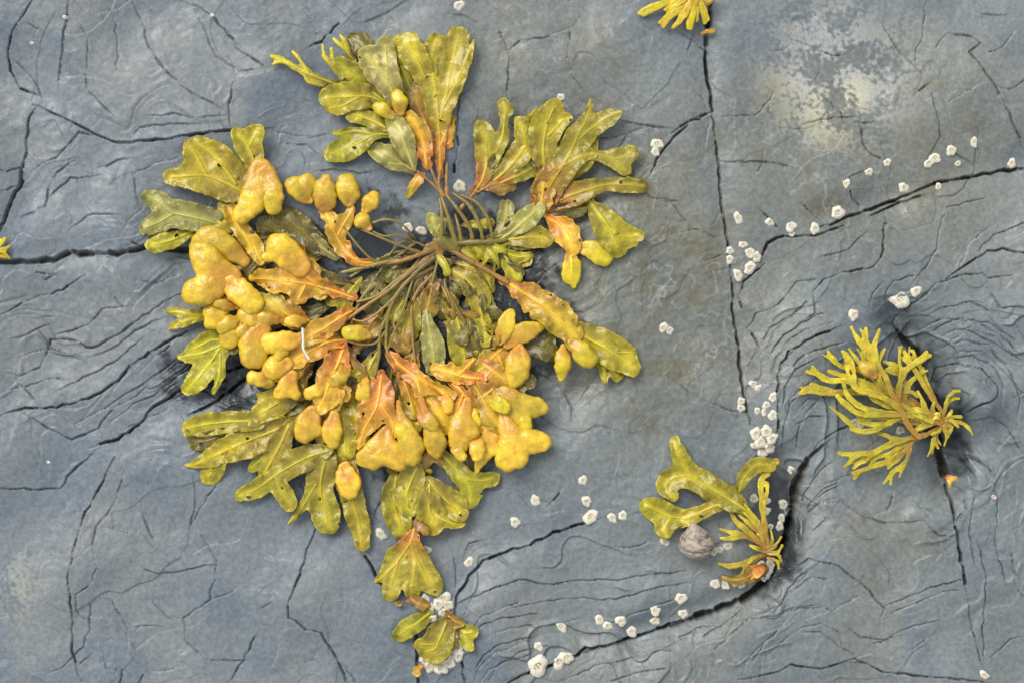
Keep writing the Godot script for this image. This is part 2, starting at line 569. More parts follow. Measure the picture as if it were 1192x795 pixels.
	for j in ny:
		for i in nx:
			var q := j * nx + i
			if sum[q] > 0.0: wid[q] /= sum[q]
			if sd[q] < 0.0:
				var x := lo.x + i * cell
				var y := lo.y + j * cell
				var r: Array = give.call(x, y, sd[q], wid[q], axis[q])
				top[q] = v.size()
				v.append(at(x, y, r[0] + r[1]))
				col.append(r[2])
				under[q] = v.size()
				v.append(at(x, y, r[0] - maxf(r[1], 0.25)))
				col.append(r[2])
				crest[q] = r[0] + r[1]
	for j in ny - 1:
		for i in nx - 1:
			var q := j * nx + i
			var corner := [q, q + 1, q + nx + 1, q + nx]
			var any := false
			for k in corner:
				any = any or sd[k] < 0.0
			if not any: continue
			var up := PackedInt32Array()
			var down := PackedInt32Array()
			for k in 4:
				var a: int = corner[k]
				var b: int = corner[(k + 1) % 4]
				if sd[a] < 0.0:
					up.append(top[a])
					down.append(under[a])
				if (sd[a] < 0.0) != (sd[b] < 0.0):
					var one := mini(a, b)
					var two := maxi(a, b)
					var book: Dictionary = hor if two == one + 1 else ver
					if not book.has(one):
						var t := sd[one] / (sd[one] - sd[two])
						var inner := one if sd[one] < 0.0 else two
						var x := lo.x + (one % nx + (t if two == one + 1 else 0.0)) * cell
						var y := lo.y + (one / nx + (0.0 if two == one + 1 else t)) * cell
						var r: Array = give.call(x, y, -0.001, wid[inner], axis[inner])
						book[one] = v.size()
						v.append(at(x, y, r[0]))
						col.append(r[2])
					up.append(book[one])
					down.append(book[one])
			for k in range(1, up.size() - 1):
				idx.append_array(PackedInt32Array([up[0], up[k], up[k + 1], down[0], down[k + 1], down[k]]))
	var o := put(solid(v, col, idx, parent.position), called, M.swollen if puff > 0.3 else M.weed, parent)
	if rib > 0.0:
		var rv := PackedVector3Array()
		var rc := PackedColorArray()
		var ri := PackedInt32Array()
		for l: PackedVector3Array in lines:
			var path := PackedVector3Array()
			var size := PackedFloat32Array()
			for k in l.size():
				var p := l[k]
				var q := clampi(int((p.y - lo.y) / cell + 0.5), 0, ny - 1) * nx + clampi(int((p.x - lo.x) / cell + 0.5), 0, nx - 1)
				if top[q] < 0 or sd[q] > -1.5: continue
				path.append(Vector3(p.x, p.y, crest[q] - 0.15))
				var s := root.distance_to(Vector2(p.x, p.y)) / far
				size.append(maxf(0.45, rib * (1.25 - 0.95 * s)) * clampf(p.z / 6.0, 0.5, 1.0))
			if path.size() > 2:
				tube(rv, rc, ri, path, size, 0.6, c0.lerp(c1, 0.8) * 1.45, c1 * 1.55)
		if rv.size():
			put(solid(rv, rc, ri, parent.position), "midrib", M.weed, o)
	return o


# mesh with smooth normals from shared corners, moved so that the thing's base is its origin
func solid(v: PackedVector3Array, col: PackedColorArray, idx: PackedInt32Array, base: Vector3) -> ArrayMesh:
	var nor := PackedVector3Array()
	nor.resize(v.size())
	for k in range(0, idx.size(), 3):
		var a := v[idx[k]]
		var f := (v[idx[k + 2]] - a).cross(v[idx[k + 1]] - a)
		nor[idx[k]] += f
		nor[idx[k + 1]] += f
		nor[idx[k + 2]] += f
	for k in v.size():
		nor[k] = nor[k].normalized() if nor[k].length_squared() > 0.0 else Vector3.UP
		v[k] -= base
	var arr := []
	arr.resize(Mesh.ARRAY_MAX)
	arr[Mesh.ARRAY_VERTEX] = v
	arr[Mesh.ARRAY_NORMAL] = nor
	arr[Mesh.ARRAY_COLOR] = col
	arr[Mesh.ARRAY_INDEX] = idx
	var mesh := ArrayMesh.new()
	mesh.add_surface_from_arrays(Mesh.PRIMITIVE_TRIANGLES, arr)
	return mesh


# adds a tapering round or flattened tube along (x, y, z) points of the plan
func tube(v: PackedVector3Array, col: PackedColorArray, idx: PackedInt32Array, path: PackedVector3Array, size: PackedFloat32Array, flat: float, ca: Color, cb: Color, sides := 7) -> void:
	var start := v.size()
	var n := path.size()
	for k in n:
		var dir := (path[mini(k + 1, n - 1)] - path[maxi(k - 1, 0)]).normalized()
		var across := Vector3(-dir.y, dir.x, 0.0).normalized()
		if across == Vector3.ZERO: across = Vector3.RIGHT
		var over := dir.cross(across).normalized()
		if over.z < 0.0: over = -over
		var c := ca.lerp(cb, float(k) / (n - 1)) * (1.0 + 0.22 * n_crum.get_noise_2d(path[k].x * 2.0, path[k].y * 2.0))
		c.a = 1.0
		var r := size[k] * (1.0 + 0.12 * n_spot.get_noise_2d(path[k].x, path[k].y))
		for s in sides:
			var ang := TAU * s / sides
			var p := path[k] + across * (cos(ang) * r) + over * (sin(ang) * r * flat)
			v.append(at(p.x, p.y, p.z))
			col.append(c)
	for k in n - 1:
		for s in sides:
			var a := start + k * sides + s
			var b := start + k * sides + (s + 1) % sides
			idx.append_array(PackedInt32Array([a, a + sides, b, b, a + sides, b + sides]))
	for e in 2:
		var k := 0 if e == 0 else n - 1
		var c := v.size()
		v.append(at(path[k].x, path[k].y, path[k].z))
		col.append(col[start + k * sides])
		for s in sides:
			var a := start + k * sides + s
			var b := start + k * sides + (s + 1) % sides
			idx.append_array(PackedInt32Array([c, a, b] if e == 0 else [c, b, a]))


# A stipe: pts are (x, y, half width); heights run from z0 to z1 with an arch between.
func stipe(parent: Node3D, tint: String, z0: float, z1: float, arch: float, pts: Array, flat := 0.75) -> void:
	var l := spline(pts, 4.0)
	z0 *= 0.82
	z1 *= 0.82
	var path := PackedVector3Array()
	var size := PackedFloat32Array()
	for k in l.size():
		var s := float(k) / (l.size() - 1)
		var z := lerpf(z0, z1, s) + arch * sin(s * PI)
		path.append(Vector3(l[k].x, l[k].y, maxf(z, level(l[k].x, l[k].y) + l[k].z * 0.5)))
		size.append(l[k].z * (0.78 + 0.35 * n_edge.get_noise_2d(l[k].x * 1.3, l[k].y * 1.3)))
	var v := PackedVector3Array()
	var col := PackedColorArray()
	var idx := PackedInt32Array()
	tube(v, col, idx, path, size, flat, TINT[tint][0], TINT[tint][1], 9)
	put(solid(v, col, idx, parent.position), "stipe", M.weed, parent)


# ---------------------------------------------------------------- shells
# One barnacle: a ribbed cone of six overlapping plates round an opening with two pairs of closing plates.
func make_barnacle(kind: int) -> Node3D:
	rng.seed = 400 + kind
	var o := Node3D.new()
	var turns := 48
	var rows := [[1.0, 0.0], [0.98, 0.12], [0.90, 0.28], [0.78, 0.45], [0.60, 0.60], [0.47, 0.66], [0.36, 0.63], [0.31, 0.52], [0.30, 0.36]]
	var v := PackedVector3Array()
	var col := PackedColorArray()
	var idx := PackedInt32Array()
	var stretch := rng.randf_range(0.86, 1.12)
	var plates := []
	for p in 6:
		plates.append(rng.randf_range(0.88, 1.12))
	for r in rows.size():
		for t in turns:
			var ang := TAU * t / turns
			var f := fposmod(ang / TAU * 6.0 + 0.2 * sin(kind), 6.0)
			var seam := absf(fposmod(f, 1.0) - 0.5) * 2.0
			var p: float = lerpf(plates[int(f)], plates[(int(f) + 1) % 6], fposmod(f, 1.0))
			var outer := float(r < 5)
			var lump := 1.0 + outer * (0.11 * sin(2.0 * ang + kind * 1.9) + 0.08 * sin(3.0 * ang + kind * 2.3) + 0.06 * sin(5.0 * ang + kind))
			var ridge := 1.0 + outer * (0.025 * sin(ang * 17.0 + kind) + 0.04 * n_wart.get_noise_2d(t * 3.0, r * 5.0 + kind * 50.0))
			var rad: float = rows[r][0] * ridge * lump * (1.0 - 0.07 * smoothed(0.75, 1.0, seam) * outer) * lerpf(1.0, p, 0.7)
			var h: float = rows[r][1] * (1.0 + 0.16 * (p - 1.0) * 6.0 * float(r >= 3 and r <= 6))
			v.append(Vector3(cos(ang) * rad * stretch, h, sin(ang) * rad))
			var c := Color(0.72, 0.69, 0.585) if r < 6 else Color(0.60, 0.54, 0.38)
			c = c.lerp(Color(0.55, 0.50, 0.34), 0.25 * smoothed(0.85, 1.0, seam) + 0.15 * float(r == 5))
			c *= 1.0 + 0.30 * n_spot.get_noise_2d(t * 4.0 + kind * 90.0, r * 7.0)
			c = c.lerp(Color(0.45, 0.40, 0.28), 0.45 * smoothed(0.1, 0.7, n_edge.get_noise_2d(t * 3.0 + kind * 31.0, r * 9.0)))
			c.a = 1.0
			col.append(c)
	for r in rows.size() - 1:
		for t in turns:
			var a := r * turns + t
			var b := r * turns + (t + 1) % turns
			idx.append_array(PackedInt32Array([a, b, a + turns, b, b + turns, a + turns]))
	# under side, so that the shell is closed
	var base := v.size()
	v.append(Vector3(0, -0.02, 0))
	col.append(Color(0.5, 0.48, 0.42))
	for t in turns:
		idx.append_array(PackedInt32Array([base, (t + 1) % turns, t]))
	put(solid(v, col, idx, Vector3.ZERO), "shell_wall", M.shell, o)
	var pv := PackedVector3Array()
	var pc := PackedColorArray()
	var pi := PackedInt32Array()
	for s in [-1.0, 1.0]:
		for e in [-1.0, 1.0]:
			var at0 := pv.size()
			var ring := [Vector3(0.03 * s, 0.36, 0.02 * e), Vector3(0.03 * s, 0.34, 0.37 * e), Vector3(0.20 * s, 0.26, 0.34 * e), Vector3(0.36 * s, 0.24, 0.14 * e), Vector3(0.34 * s, 0.26, 0.02 * e)]
			var mid := Vector3(0.15 * s, 0.40, 0.15 * e)
			pv.append(Vector3(mid.x * stretch, mid.y + 0.14, mid.z))
			for p in ring:
				pv.append(Vector3(p.x * stretch * 0.8, p.y + 0.14, p.z * 0.8))
			for k in 6:
				pc.append((Color(0.66, 0.58, 0.38) if kind % 3 else Color(0.66, 0.62, 0.52)) * (1.0 if k else 1.35))
			for k in 5:
				var tri := [at0, at0 + 1 + k, at0 + 1 + (k + 1) % 5]
				if s * e > 0.0: tri = [tri[0], tri[2], tri[1]]
				pi.append_array(PackedInt32Array(tri))
	put(solid(pv, pc, pi, Vector3.ZERO), "closing_plates", M.shell, o)
	return o


func barnacle(x: float, y: float, r: float, label: String, group: String, tall := 1.0) -> void:
	var k := rng.randi_range(0, barnacle_kinds.size() - 1)
	var proto: Node3D = barnacle_kinds[k]
	var o := proto.duplicate()
	o.name = "barnacle"
	add_child(o, true)
	r *= 1.04
	var heights := [level(x, y), level(x, y)]
	for k2 in 8:
		heights.append(level(x + cos(k2 * TAU / 8.0) * r * 0.8, y + sin(k2 * TAU / 8.0) * r * 0.8))
	heights.sort()
	var h: float = heights[8 if group == "clustered barnacles" else 5]
	o.position = at(x, y, h - 0.6)
	o.rotation = Vector3(rng.randf_range(-0.1, 0.1), rng.randf() * TAU, rng.randf_range(-0.1, 0.1))
	o.scale = Vector3(r * rng.randf_range(0.86, 1.16), r * tall * rng.randf_range(0.45, 0.8), r * rng.randf_range(0.86, 1.1)) * U
	tag(o, label, "barnacle", group)


# the winkle: a spiral of a widening tube, apex first
func build_winkle() -> void:
	var o := thing("winkle", 808, 628, "grey-brown winkle shell with pointed apex, resting beside the broad forked seaweed frond", "shell")
	var v := PackedVector3Array()
	var col := PackedColorArray()
	var idx := PackedInt32Array()
	var steps := 44
	var sides := 36
	# shell axis: the apex points up the plan and a little off the rock; whorls wind down it, parted by a sunken seam
	var axis := Vector3(-0.16, -0.90, 0.40).normalized()
	var side := axis.cross(Vector3(0, 0, 1)).normalized()
	var front := axis.cross(side).normalized()
	for i in steps + 1:
		var f := float(i) / steps
		var wide := 20.5 * pow(maxf(sin(PI * (0.015 + 0.955 * pow(f, 1.3))), 0.0), 0.85)
		for s in sides:
			var b := TAU * s / sides
			var wind := fposmod(b / TAU + 1.9 * log(f + 0.07), 1.0)
			var seam := exp(-pow(minf(wind, 1.0 - wind) / 0.07, 2.0))
			var r := wide * (1.0 - 0.09 * seam + 0.05 * sin(wind * PI) + 0.012 * n_spot.get_noise_2d(i * 3.0, s * 4.0))
			var p := axis * (27.0 - 49.0 * f) + (side * cos(b) + front * sin(b)) * r
			v.append(at(809.0 + p.x, 630.0 + p.y, level(808, 628) + 15.0 + p.z))
			var k := n_crum.get_noise_2d(i * 3.4, s * 3.0) + 0.6 * n_spot.get_noise_2d(i * 4.0, s * 5.0)
			var t := Color(0.40, 0.34, 0.26).lerp(Color(0.13, 0.115, 0.11), smoothed(-0.05, 0.4, k))
			t = t.lerp(Color(0.46, 0.40, 0.30), smoothed(0.35, 0.0, f) * 0.6)
			t = t.lerp(Color(0.21, 0.21, 0.24), smoothed(0.55, 0.95, f + 0.25 * cos(b)) * 0.6)  # blue-grey shade painted on the lower left of the shell
			t *= 1.0 - 0.25 * seam
			t.a = 1.0
			col.append(t)
	for i in steps:
		for s in sides:
			var a := i * sides + s
			var b := i * sides + (s + 1) % sides
			idx.append_array(PackedInt32Array([a, b, a + sides, b, b + sides, a + sides]))
	for e in 2:
		var k := 0 if e == 0 else steps * sides
		var m := v.size()
		var mid := Vector3.ZERO
		for s in sides: mid += v[k + s] / sides
		v.append(mid)
		col.append(Color(0.10, 0.07, 0.05) if e else Color(0.3, 0.26, 0.2))
		for s in sides:
			idx.append_array(PackedInt32Array([m, k + (s + 1) % sides, k + s] if e == 0 else [m, k + s, k + (s + 1) % sides]))
	put(solid(v, col, idx, o.position), "shell", M.winkle, o)


# the soaked older fronds that fill the clump from beneath
func under_fronds(o: Node3D) -> void:
	rng.seed = 71
	for spot in [Vector2(345, 330), Vector2(318, 375), Vector2(352, 440), Vector2(410, 470), Vector2(470, 480), Vector2(530, 490), Vector2(430, 380), Vector2(385, 330), Vector2(420, 510), Vector2(500, 520), Vector2(372, 290), Vector2(300, 310), Vector2(560, 470), Vector2(545, 540), Vector2(480, 420), Vector2(350, 480), Vector2(455, 445), Vector2(520, 440), Vector2(390, 390), Vector2(290, 395), Vector2(440, 350), Vector2(470, 385), Vector2(550, 395), Vector2(590, 300), Vector2(470, 160), Vector2(610, 190), Vector2(405, 345), Vector2(365, 365), Vector2(430, 430), Vector2(400, 440), Vector2(300, 280), Vector2(270, 260), Vector2(460, 520), Vector2(380, 480), Vector2(345, 405), Vector2(510, 470), Vector2(595, 440)]:
		var away: Vector2 = (spot - Vector2(515, 290)).normalized().rotated(rng.randf_range(-0.5, 0.5))
		var side := away.orthogonal()
		var a: Vector2 = spot - away * 26.0
		var b: Vector2 = spot + away * rng.randf_range(14.0, 22.0) + side * 9.0
		var c: Vector2 = spot + away * rng.randf_range(12.0, 20.0) - side * 11.0
		var w := rng.randf_range(7.0, 11.0)
		weed(o, "frond", ["dark", "brown", "dark", "olive"][rng.randi_range(0, 3)], 6.0, 8.0 + rng.randf() * 5.0, [[a.x, a.y, 3.0, spot.x, spot.y, w, b.x, b.y, w * 0.8], [spot.x, spot.y, w, c.x, c.y, w * 0.8]])
	# thin stipes tangled among the traced ones
	for k in 11:
		var ang := rng.randf_range(0.9, 3.5)
		var far := rng.randf_range(50.0, 140.0)
		var bend := rng.randf_range(-0.55, 0.55)
		var hub := Vector2(rng.randf_range(490.0, 522.0), rng.randf_range(282.0, 306.0))
		var p0 := hub + Vector2.from_angle(ang) * rng.randf_range(2.0, 40.0)
		var p1 := hub + Vector2.from_angle(ang + bend) * far * rng.randf_range(0.45, 0.65)
		var p2 := hub + Vector2.from_angle(ang + bend * rng.randf_range(-0.6, 1.0)) * far
		var w := rng.randf_range(1.6, 3.0)
		stipe(o, "stem" if rng.randf() < 0.65 else "rusty_stem", 11.0, rng.randf_range(9.0, 22.0), rng.randf_range(-1.0, 8.0), [p0.x, p0.y, w * 1.4, p1.x, p1.y, w, p2.x, p2.y, w * 0.7], rng.randf_range(0.45, 0.9))
	# small torn blades in the core
	for k in 34:
		var p := Vector2(rng.randf_range(425.0, 575.0), rng.randf_range(292.0, 410.0))
		var away: Vector2 = (p - Vector2(512, 285)).normalized().rotated(rng.randf_range(-0.8, 0.8))
		var q := p + away * rng.randf_range(12.0, 24.0)
		var side := away.orthogonal() * rng.randf_range(-9.0, 9.0)
		var w := rng.randf_range(4.0, 8.0)
		weed(o, "frond", ["dark", "brown", "dark", "dark", "grey"][rng.randi_range(0, 4)], rng.randf_range(6.0, 11.0), rng.randf_range(5.0, 15.0), [[p.x - away.x * 16.0, p.y - away.y * 16.0, 1.6, p.x, p.y, w, q.x, q.y, w * 0.8], [p.x, p.y, w * 0.8, q.x + side.x, q.y + side.y, w * 0.7]], {"wob": 2.4, "rib": 1.0, "ruffle": 6.0})

	# olive blades around the hub, and small single bladders over the older ones
	for k in 12:
		var p := Vector2(rng.randf_range(535.0, 612.0), rng.randf_range(262.0, 322.0))
		var away: Vector2 = (p - Vector2(520, 285)).normalized().rotated(rng.randf_range(-0.7, 0.7))
		var q := p + away * rng.randf_range(14.0, 24.0)
		weed(o, "frond", ["olive", "grey", "green", "dark"][k % 4], 8.0, rng.randf_range(7.0, 14.0), [[p.x - away.x * 18.0, p.y - away.y * 18.0, 1.6, p.x, p.y, rng.randf_range(4.0, 7.5), q.x, q.y, 5.0]], {"rib": 1.0, "ruffle": 5.0})
	for spot in [Vector2(262, 355), Vector2(288, 385), Vector2(312, 372), Vector2(268, 378), Vector2(330, 412), Vector2(304, 440), Vector2(345, 375), Vector2(250, 330), Vector2(318, 300), Vector2(500, 490), Vector2(522, 470), Vector2(552, 486), Vector2(582, 470), Vector2(612, 490), Vector2(556, 520), Vector2(470, 500), Vector2(535, 525), Vector2(395, 440), Vector2(368, 455), Vector2(425, 455)]:
		var away: Vector2 = (spot - Vector2(470, 350)).normalized().rotated(rng.randf_range(-0.6, 0.6))
		var w := rng.randf_range(6.5, 10.0)
		var a: Vector2 = spot - away * (w + 9.0)
		var b: Vector2 = spot + away * w * 0.7
		weed(o, "air_bladder", ["yellow", "mustard", "lemon", "amber"][rng.randi_range(0, 3)], 22.0, rng.randf_range(26.0, 34.0), [[a.x, a.y, 2.2, spot.x - away.x * 4.0, spot.y - away.y * 4.0, w, b.x, b.y, w * rng.randf_range(0.7, 0.95)]], {"puff": 0.66, "cell": 1.1})


func materials() -> void:
	var grain := noise(31, 0.032, 5)
	grain.fractal_gain = 0.55
	var flakes := noise(35, 0.0065, 4)
	flakes.fractal_type = FastNoiseLite.FRACTAL_RIDGED
	flakes.fractal_gain = 0.45
	flakes.domain_warp_enabled = true
	flakes.domain_warp_amplitude = 70.0
	flakes.domain_warp_frequency = 0.004
	var sheets := flakes.get_image(2048, 2048, true, false, true)
	sheets.bump_map_to_normal_map(5.0)
	var pits := noise(32, 0.09, 3)
	var m := StandardMaterial3D.new()
	m.vertex_color_use_as_albedo = true
	m.heightmap_enabled = true
	m.heightmap_scale = 0.028
	m.normal_enabled = true
	m.normal_scale = 0.3
	m.normal_texture = ImageTexture.create_from_image(sheets)
	m.heightmap_texture = ImageTexture.create_from_image(grain.get_image(2048, 2048, false, false, true))
	var mineral := noise(36, 0.33, 3)
	mineral.fractal_gain = 0.7
	var speckle := mineral.get_image(2048, 2048, false, false, true)
	speckle.convert(Image.FORMAT_RGB8)
	speckle.adjust_bcs(1.0, 0.15, 1.0)
	speckle.adjust_bcs(1.8, 1.0, 1.0)
	m.albedo_texture = ImageTexture.create_from_image(speckle)
	var img := Image.create(512, 512, false, Image.FORMAT_L8)
	for j in 512:
		for i in 512:
			var x := X0 + i / 512.0 * NX * STEP
			var y := Y0 + j / 512.0 * NX * STEP
			var r := 0.50 + 0.22 * n_mid.get_noise_2d(x * 1.5, y * 1.5 + 60.0) + 0.15 * n_fine.get_noise_2d(x, y)
			r = lerpf(r, 0.24 + 0.2 * n_fine.get_noise_2d(x * 1.3, y), wet_and_shade(x, y))
			img.set_pixel(i, j, Color(r, r, r))
	m.roughness_texture = ImageTexture.create_from_image(img)
	m.roughness = 1.0
	m.metallic_specular = 0.5
	M.rock = m
	var wrinkle := ImageTexture.create_from_image(noise(33, 0.03, 4).get_seamless_image(512, 512))
	var warts := ImageTexture.create_from_image(noise(34, 0.05, 2).get_seamless_image(512, 512))
	m = StandardMaterial3D.new()
	m.vertex_color_use_as_albedo = true
	m.roughness = 0.42
	m.clearcoat_enabled = true
	m.clearcoat = 0.45
	m.clearcoat_roughness = 0.14
	m.metallic_specular = 0.5
	m.uv1_triplanar = true
	m.uv1_scale = Vector3(30, 30, 30)
	m.heightmap_enabled = true
	m.heightmap_scale = 0.03
	m.heightmap_texture = wrinkle
	m.backlight_enabled = true
	m.backlight = Color(0.6, 0.6, 0.6)
	M.weed = m
	m = m.duplicate()
	m.roughness = 0.42
	m.heightmap_texture = warts
	m.heightmap_scale = 0.015
	m.backlight = Color(0.5, 0.5, 0.5)
	M.swollen = m
	m = StandardMaterial3D.new()
	m.vertex_color_use_as_albedo = true
	m.roughness = 0.6
	m.uv1_triplanar = true
	m.uv1_scale = Vector3(0.35, 0.35, 0.35)
	m.heightmap_enabled = true
	m.heightmap_scale = 0.02
	m.heightmap_texture = warts
	M.shell = m
	m = m.duplicate()
	m.roughness = 0.45
	m.uv1_scale = Vector3(60, 60, 60)
	M.winkle = m


func _ready() -> void:
	var cam := Camera3D.new()
	cam.name = "camera"
	cam.position = Vector3(0, 1.1, 0)
	cam.rotation_degrees = Vector3(-90, 0, 0)
	cam.fov = 2.0 * rad_to_deg(atan(397.5 * U / 1.1))
	cam.near = 0.05
	cam.far = 60.0
	add_child(cam)
	var env := Environment.new()
	env.background_mode = Environment.BG_SKY
	var sky := Sky.new()
	var sm := ProceduralSkyMaterial.new()
	sm.sky_energy_multiplier = 0.6
	sm.ground_energy_multiplier = 0.6
	sm.sky_top_color = Color(0.96, 0.975, 1.0)
	sm.sky_horizon_color = Color(0.70, 0.74, 0.78)
	sm.sky_curve = 0.25
	sm.ground_bottom_color = Color(0.25, 0.27, 0.29)
	sm.ground_horizon_color = Color(0.62, 0.65, 0.68)
	sm.sun_angle_max = 0.0
	sky.sky_material = sm
	env.sky = sky
	env.tonemap_mode = Environment.TONE_MAPPER_LINEAR
	env.tonemap_exposure = 2.25
	env.sdfgi_enabled = true
	env.ssao_enabled = true
	env.ssil_enabled = true
	var we := WorldEnvironment.new()
	we.name = "daylight"
	we.environment = env
	add_child(we)
	var sun := DirectionalLight3D.new()
	sun.name = "sun"
	sun.light_energy = 0.42
	sun.light_color = Color(1.0, 0.985, 0.96)
	sun.light_angular_distance = 38.0
	sun.shadow_enabled = true
	sun.look_at_from_position(Vector3(-0.62, 0.9, -0.7), Vector3.ZERO)
	add_child(sun)
	rng.seed = 5
	materials()
	ground.resize((NX + 2 * APRON) * (NY + 2 * APRON))
	cut.resize(ground.size())
	lift.resize(ground.size())
	stamp.resize(ground.size())
	nearest.resize(ground.size())
	last.resize(ground.size())
	crack_lines()
	hairlines()
	hollow(32.0, 24.0, [1046, 372, 1072, 400, 1090, 440, 1102, 490, 1108, 560])
	hollow(8.0, 20.0, [1100, 440, 1120, 425, 1150, 425])
	hollow(-30.0, 26.0, [1128, 462, 1140, 470])
	hollow(17.0, 20.0, [905, 545, 921, 606, 908, 652, 870, 695, 810, 716, 740, 740])
	hollow(-7.0, 34.0, [960, 380, 930, 430, 925, 490])
	hollow(-6.0, 40.0, [960, 620, 1010, 640, 1060, 630])
	hollow(6.0, 26.0, [940, 480, 960, 520, 1000, 500])
	hollow(6.0, 20.0, [960, 250, 1030, 232, 1110, 205, 1192, 190])
	hollow(7.0, 18.0, [0, 302, 70, 297, 160, 294, 240, 290])
	hollow(7.0, 26.0, [150, 505, 200, 470, 250, 445, 300, 430])
	hollow(5.0, 22.0, [528, 720, 540, 675, 590, 640, 680, 608])
	hollow(6.0, 30.0, [560, 520, 640, 470, 700, 440])
	hollow(-6.0, 30.0, [700, 400, 770, 420, 830, 470])
	hollow(5.0, 24.0, [25, 170, 35, 220, 15, 270])
	hollow(5.0, 16.0, [825, 0, 826, 130, 838, 230, 858, 370, 872, 480])
	build_rock()
	big_clump()
	small_seaweeds()
	build_winkle()
	for k in 9: barnacle_kinds.append(make_barnacle(k))
	rng.seed = 9
	all_barnacles()
	for b: Node3D in barnacle_kinds: b.free()
	var twig := thing("shell_fragment", 359, 401, "thin bent white splinter lying on the clump's orange fronds", "shell fragment")
	stipe_on(twig, [355, 382, 1.3, 356, 396, 1.5, 356, 406, 1.5, 363, 418, 1.2], 30.0)


# a splinter of white shell, resting at one height
func stipe_on(o: Node3D, pts: Array, z: float) -> void:
	var path := PackedVector3Array()
	var size := PackedFloat32Array()
	for p in spline(pts, 4.0):
		path.append(Vector3(p.x, p.y, z))
		size.append(p.z)
	var v := PackedVector3Array()
	var col := PackedColorArray()
	var idx := PackedInt32Array()
	tube(v, col, idx, path, size, 0.6, Color(0.7, 0.7, 0.68), Color(0.75, 0.75, 0.74))
	put(solid(v, col, idx, o.position), "splinter", M.shell, o)


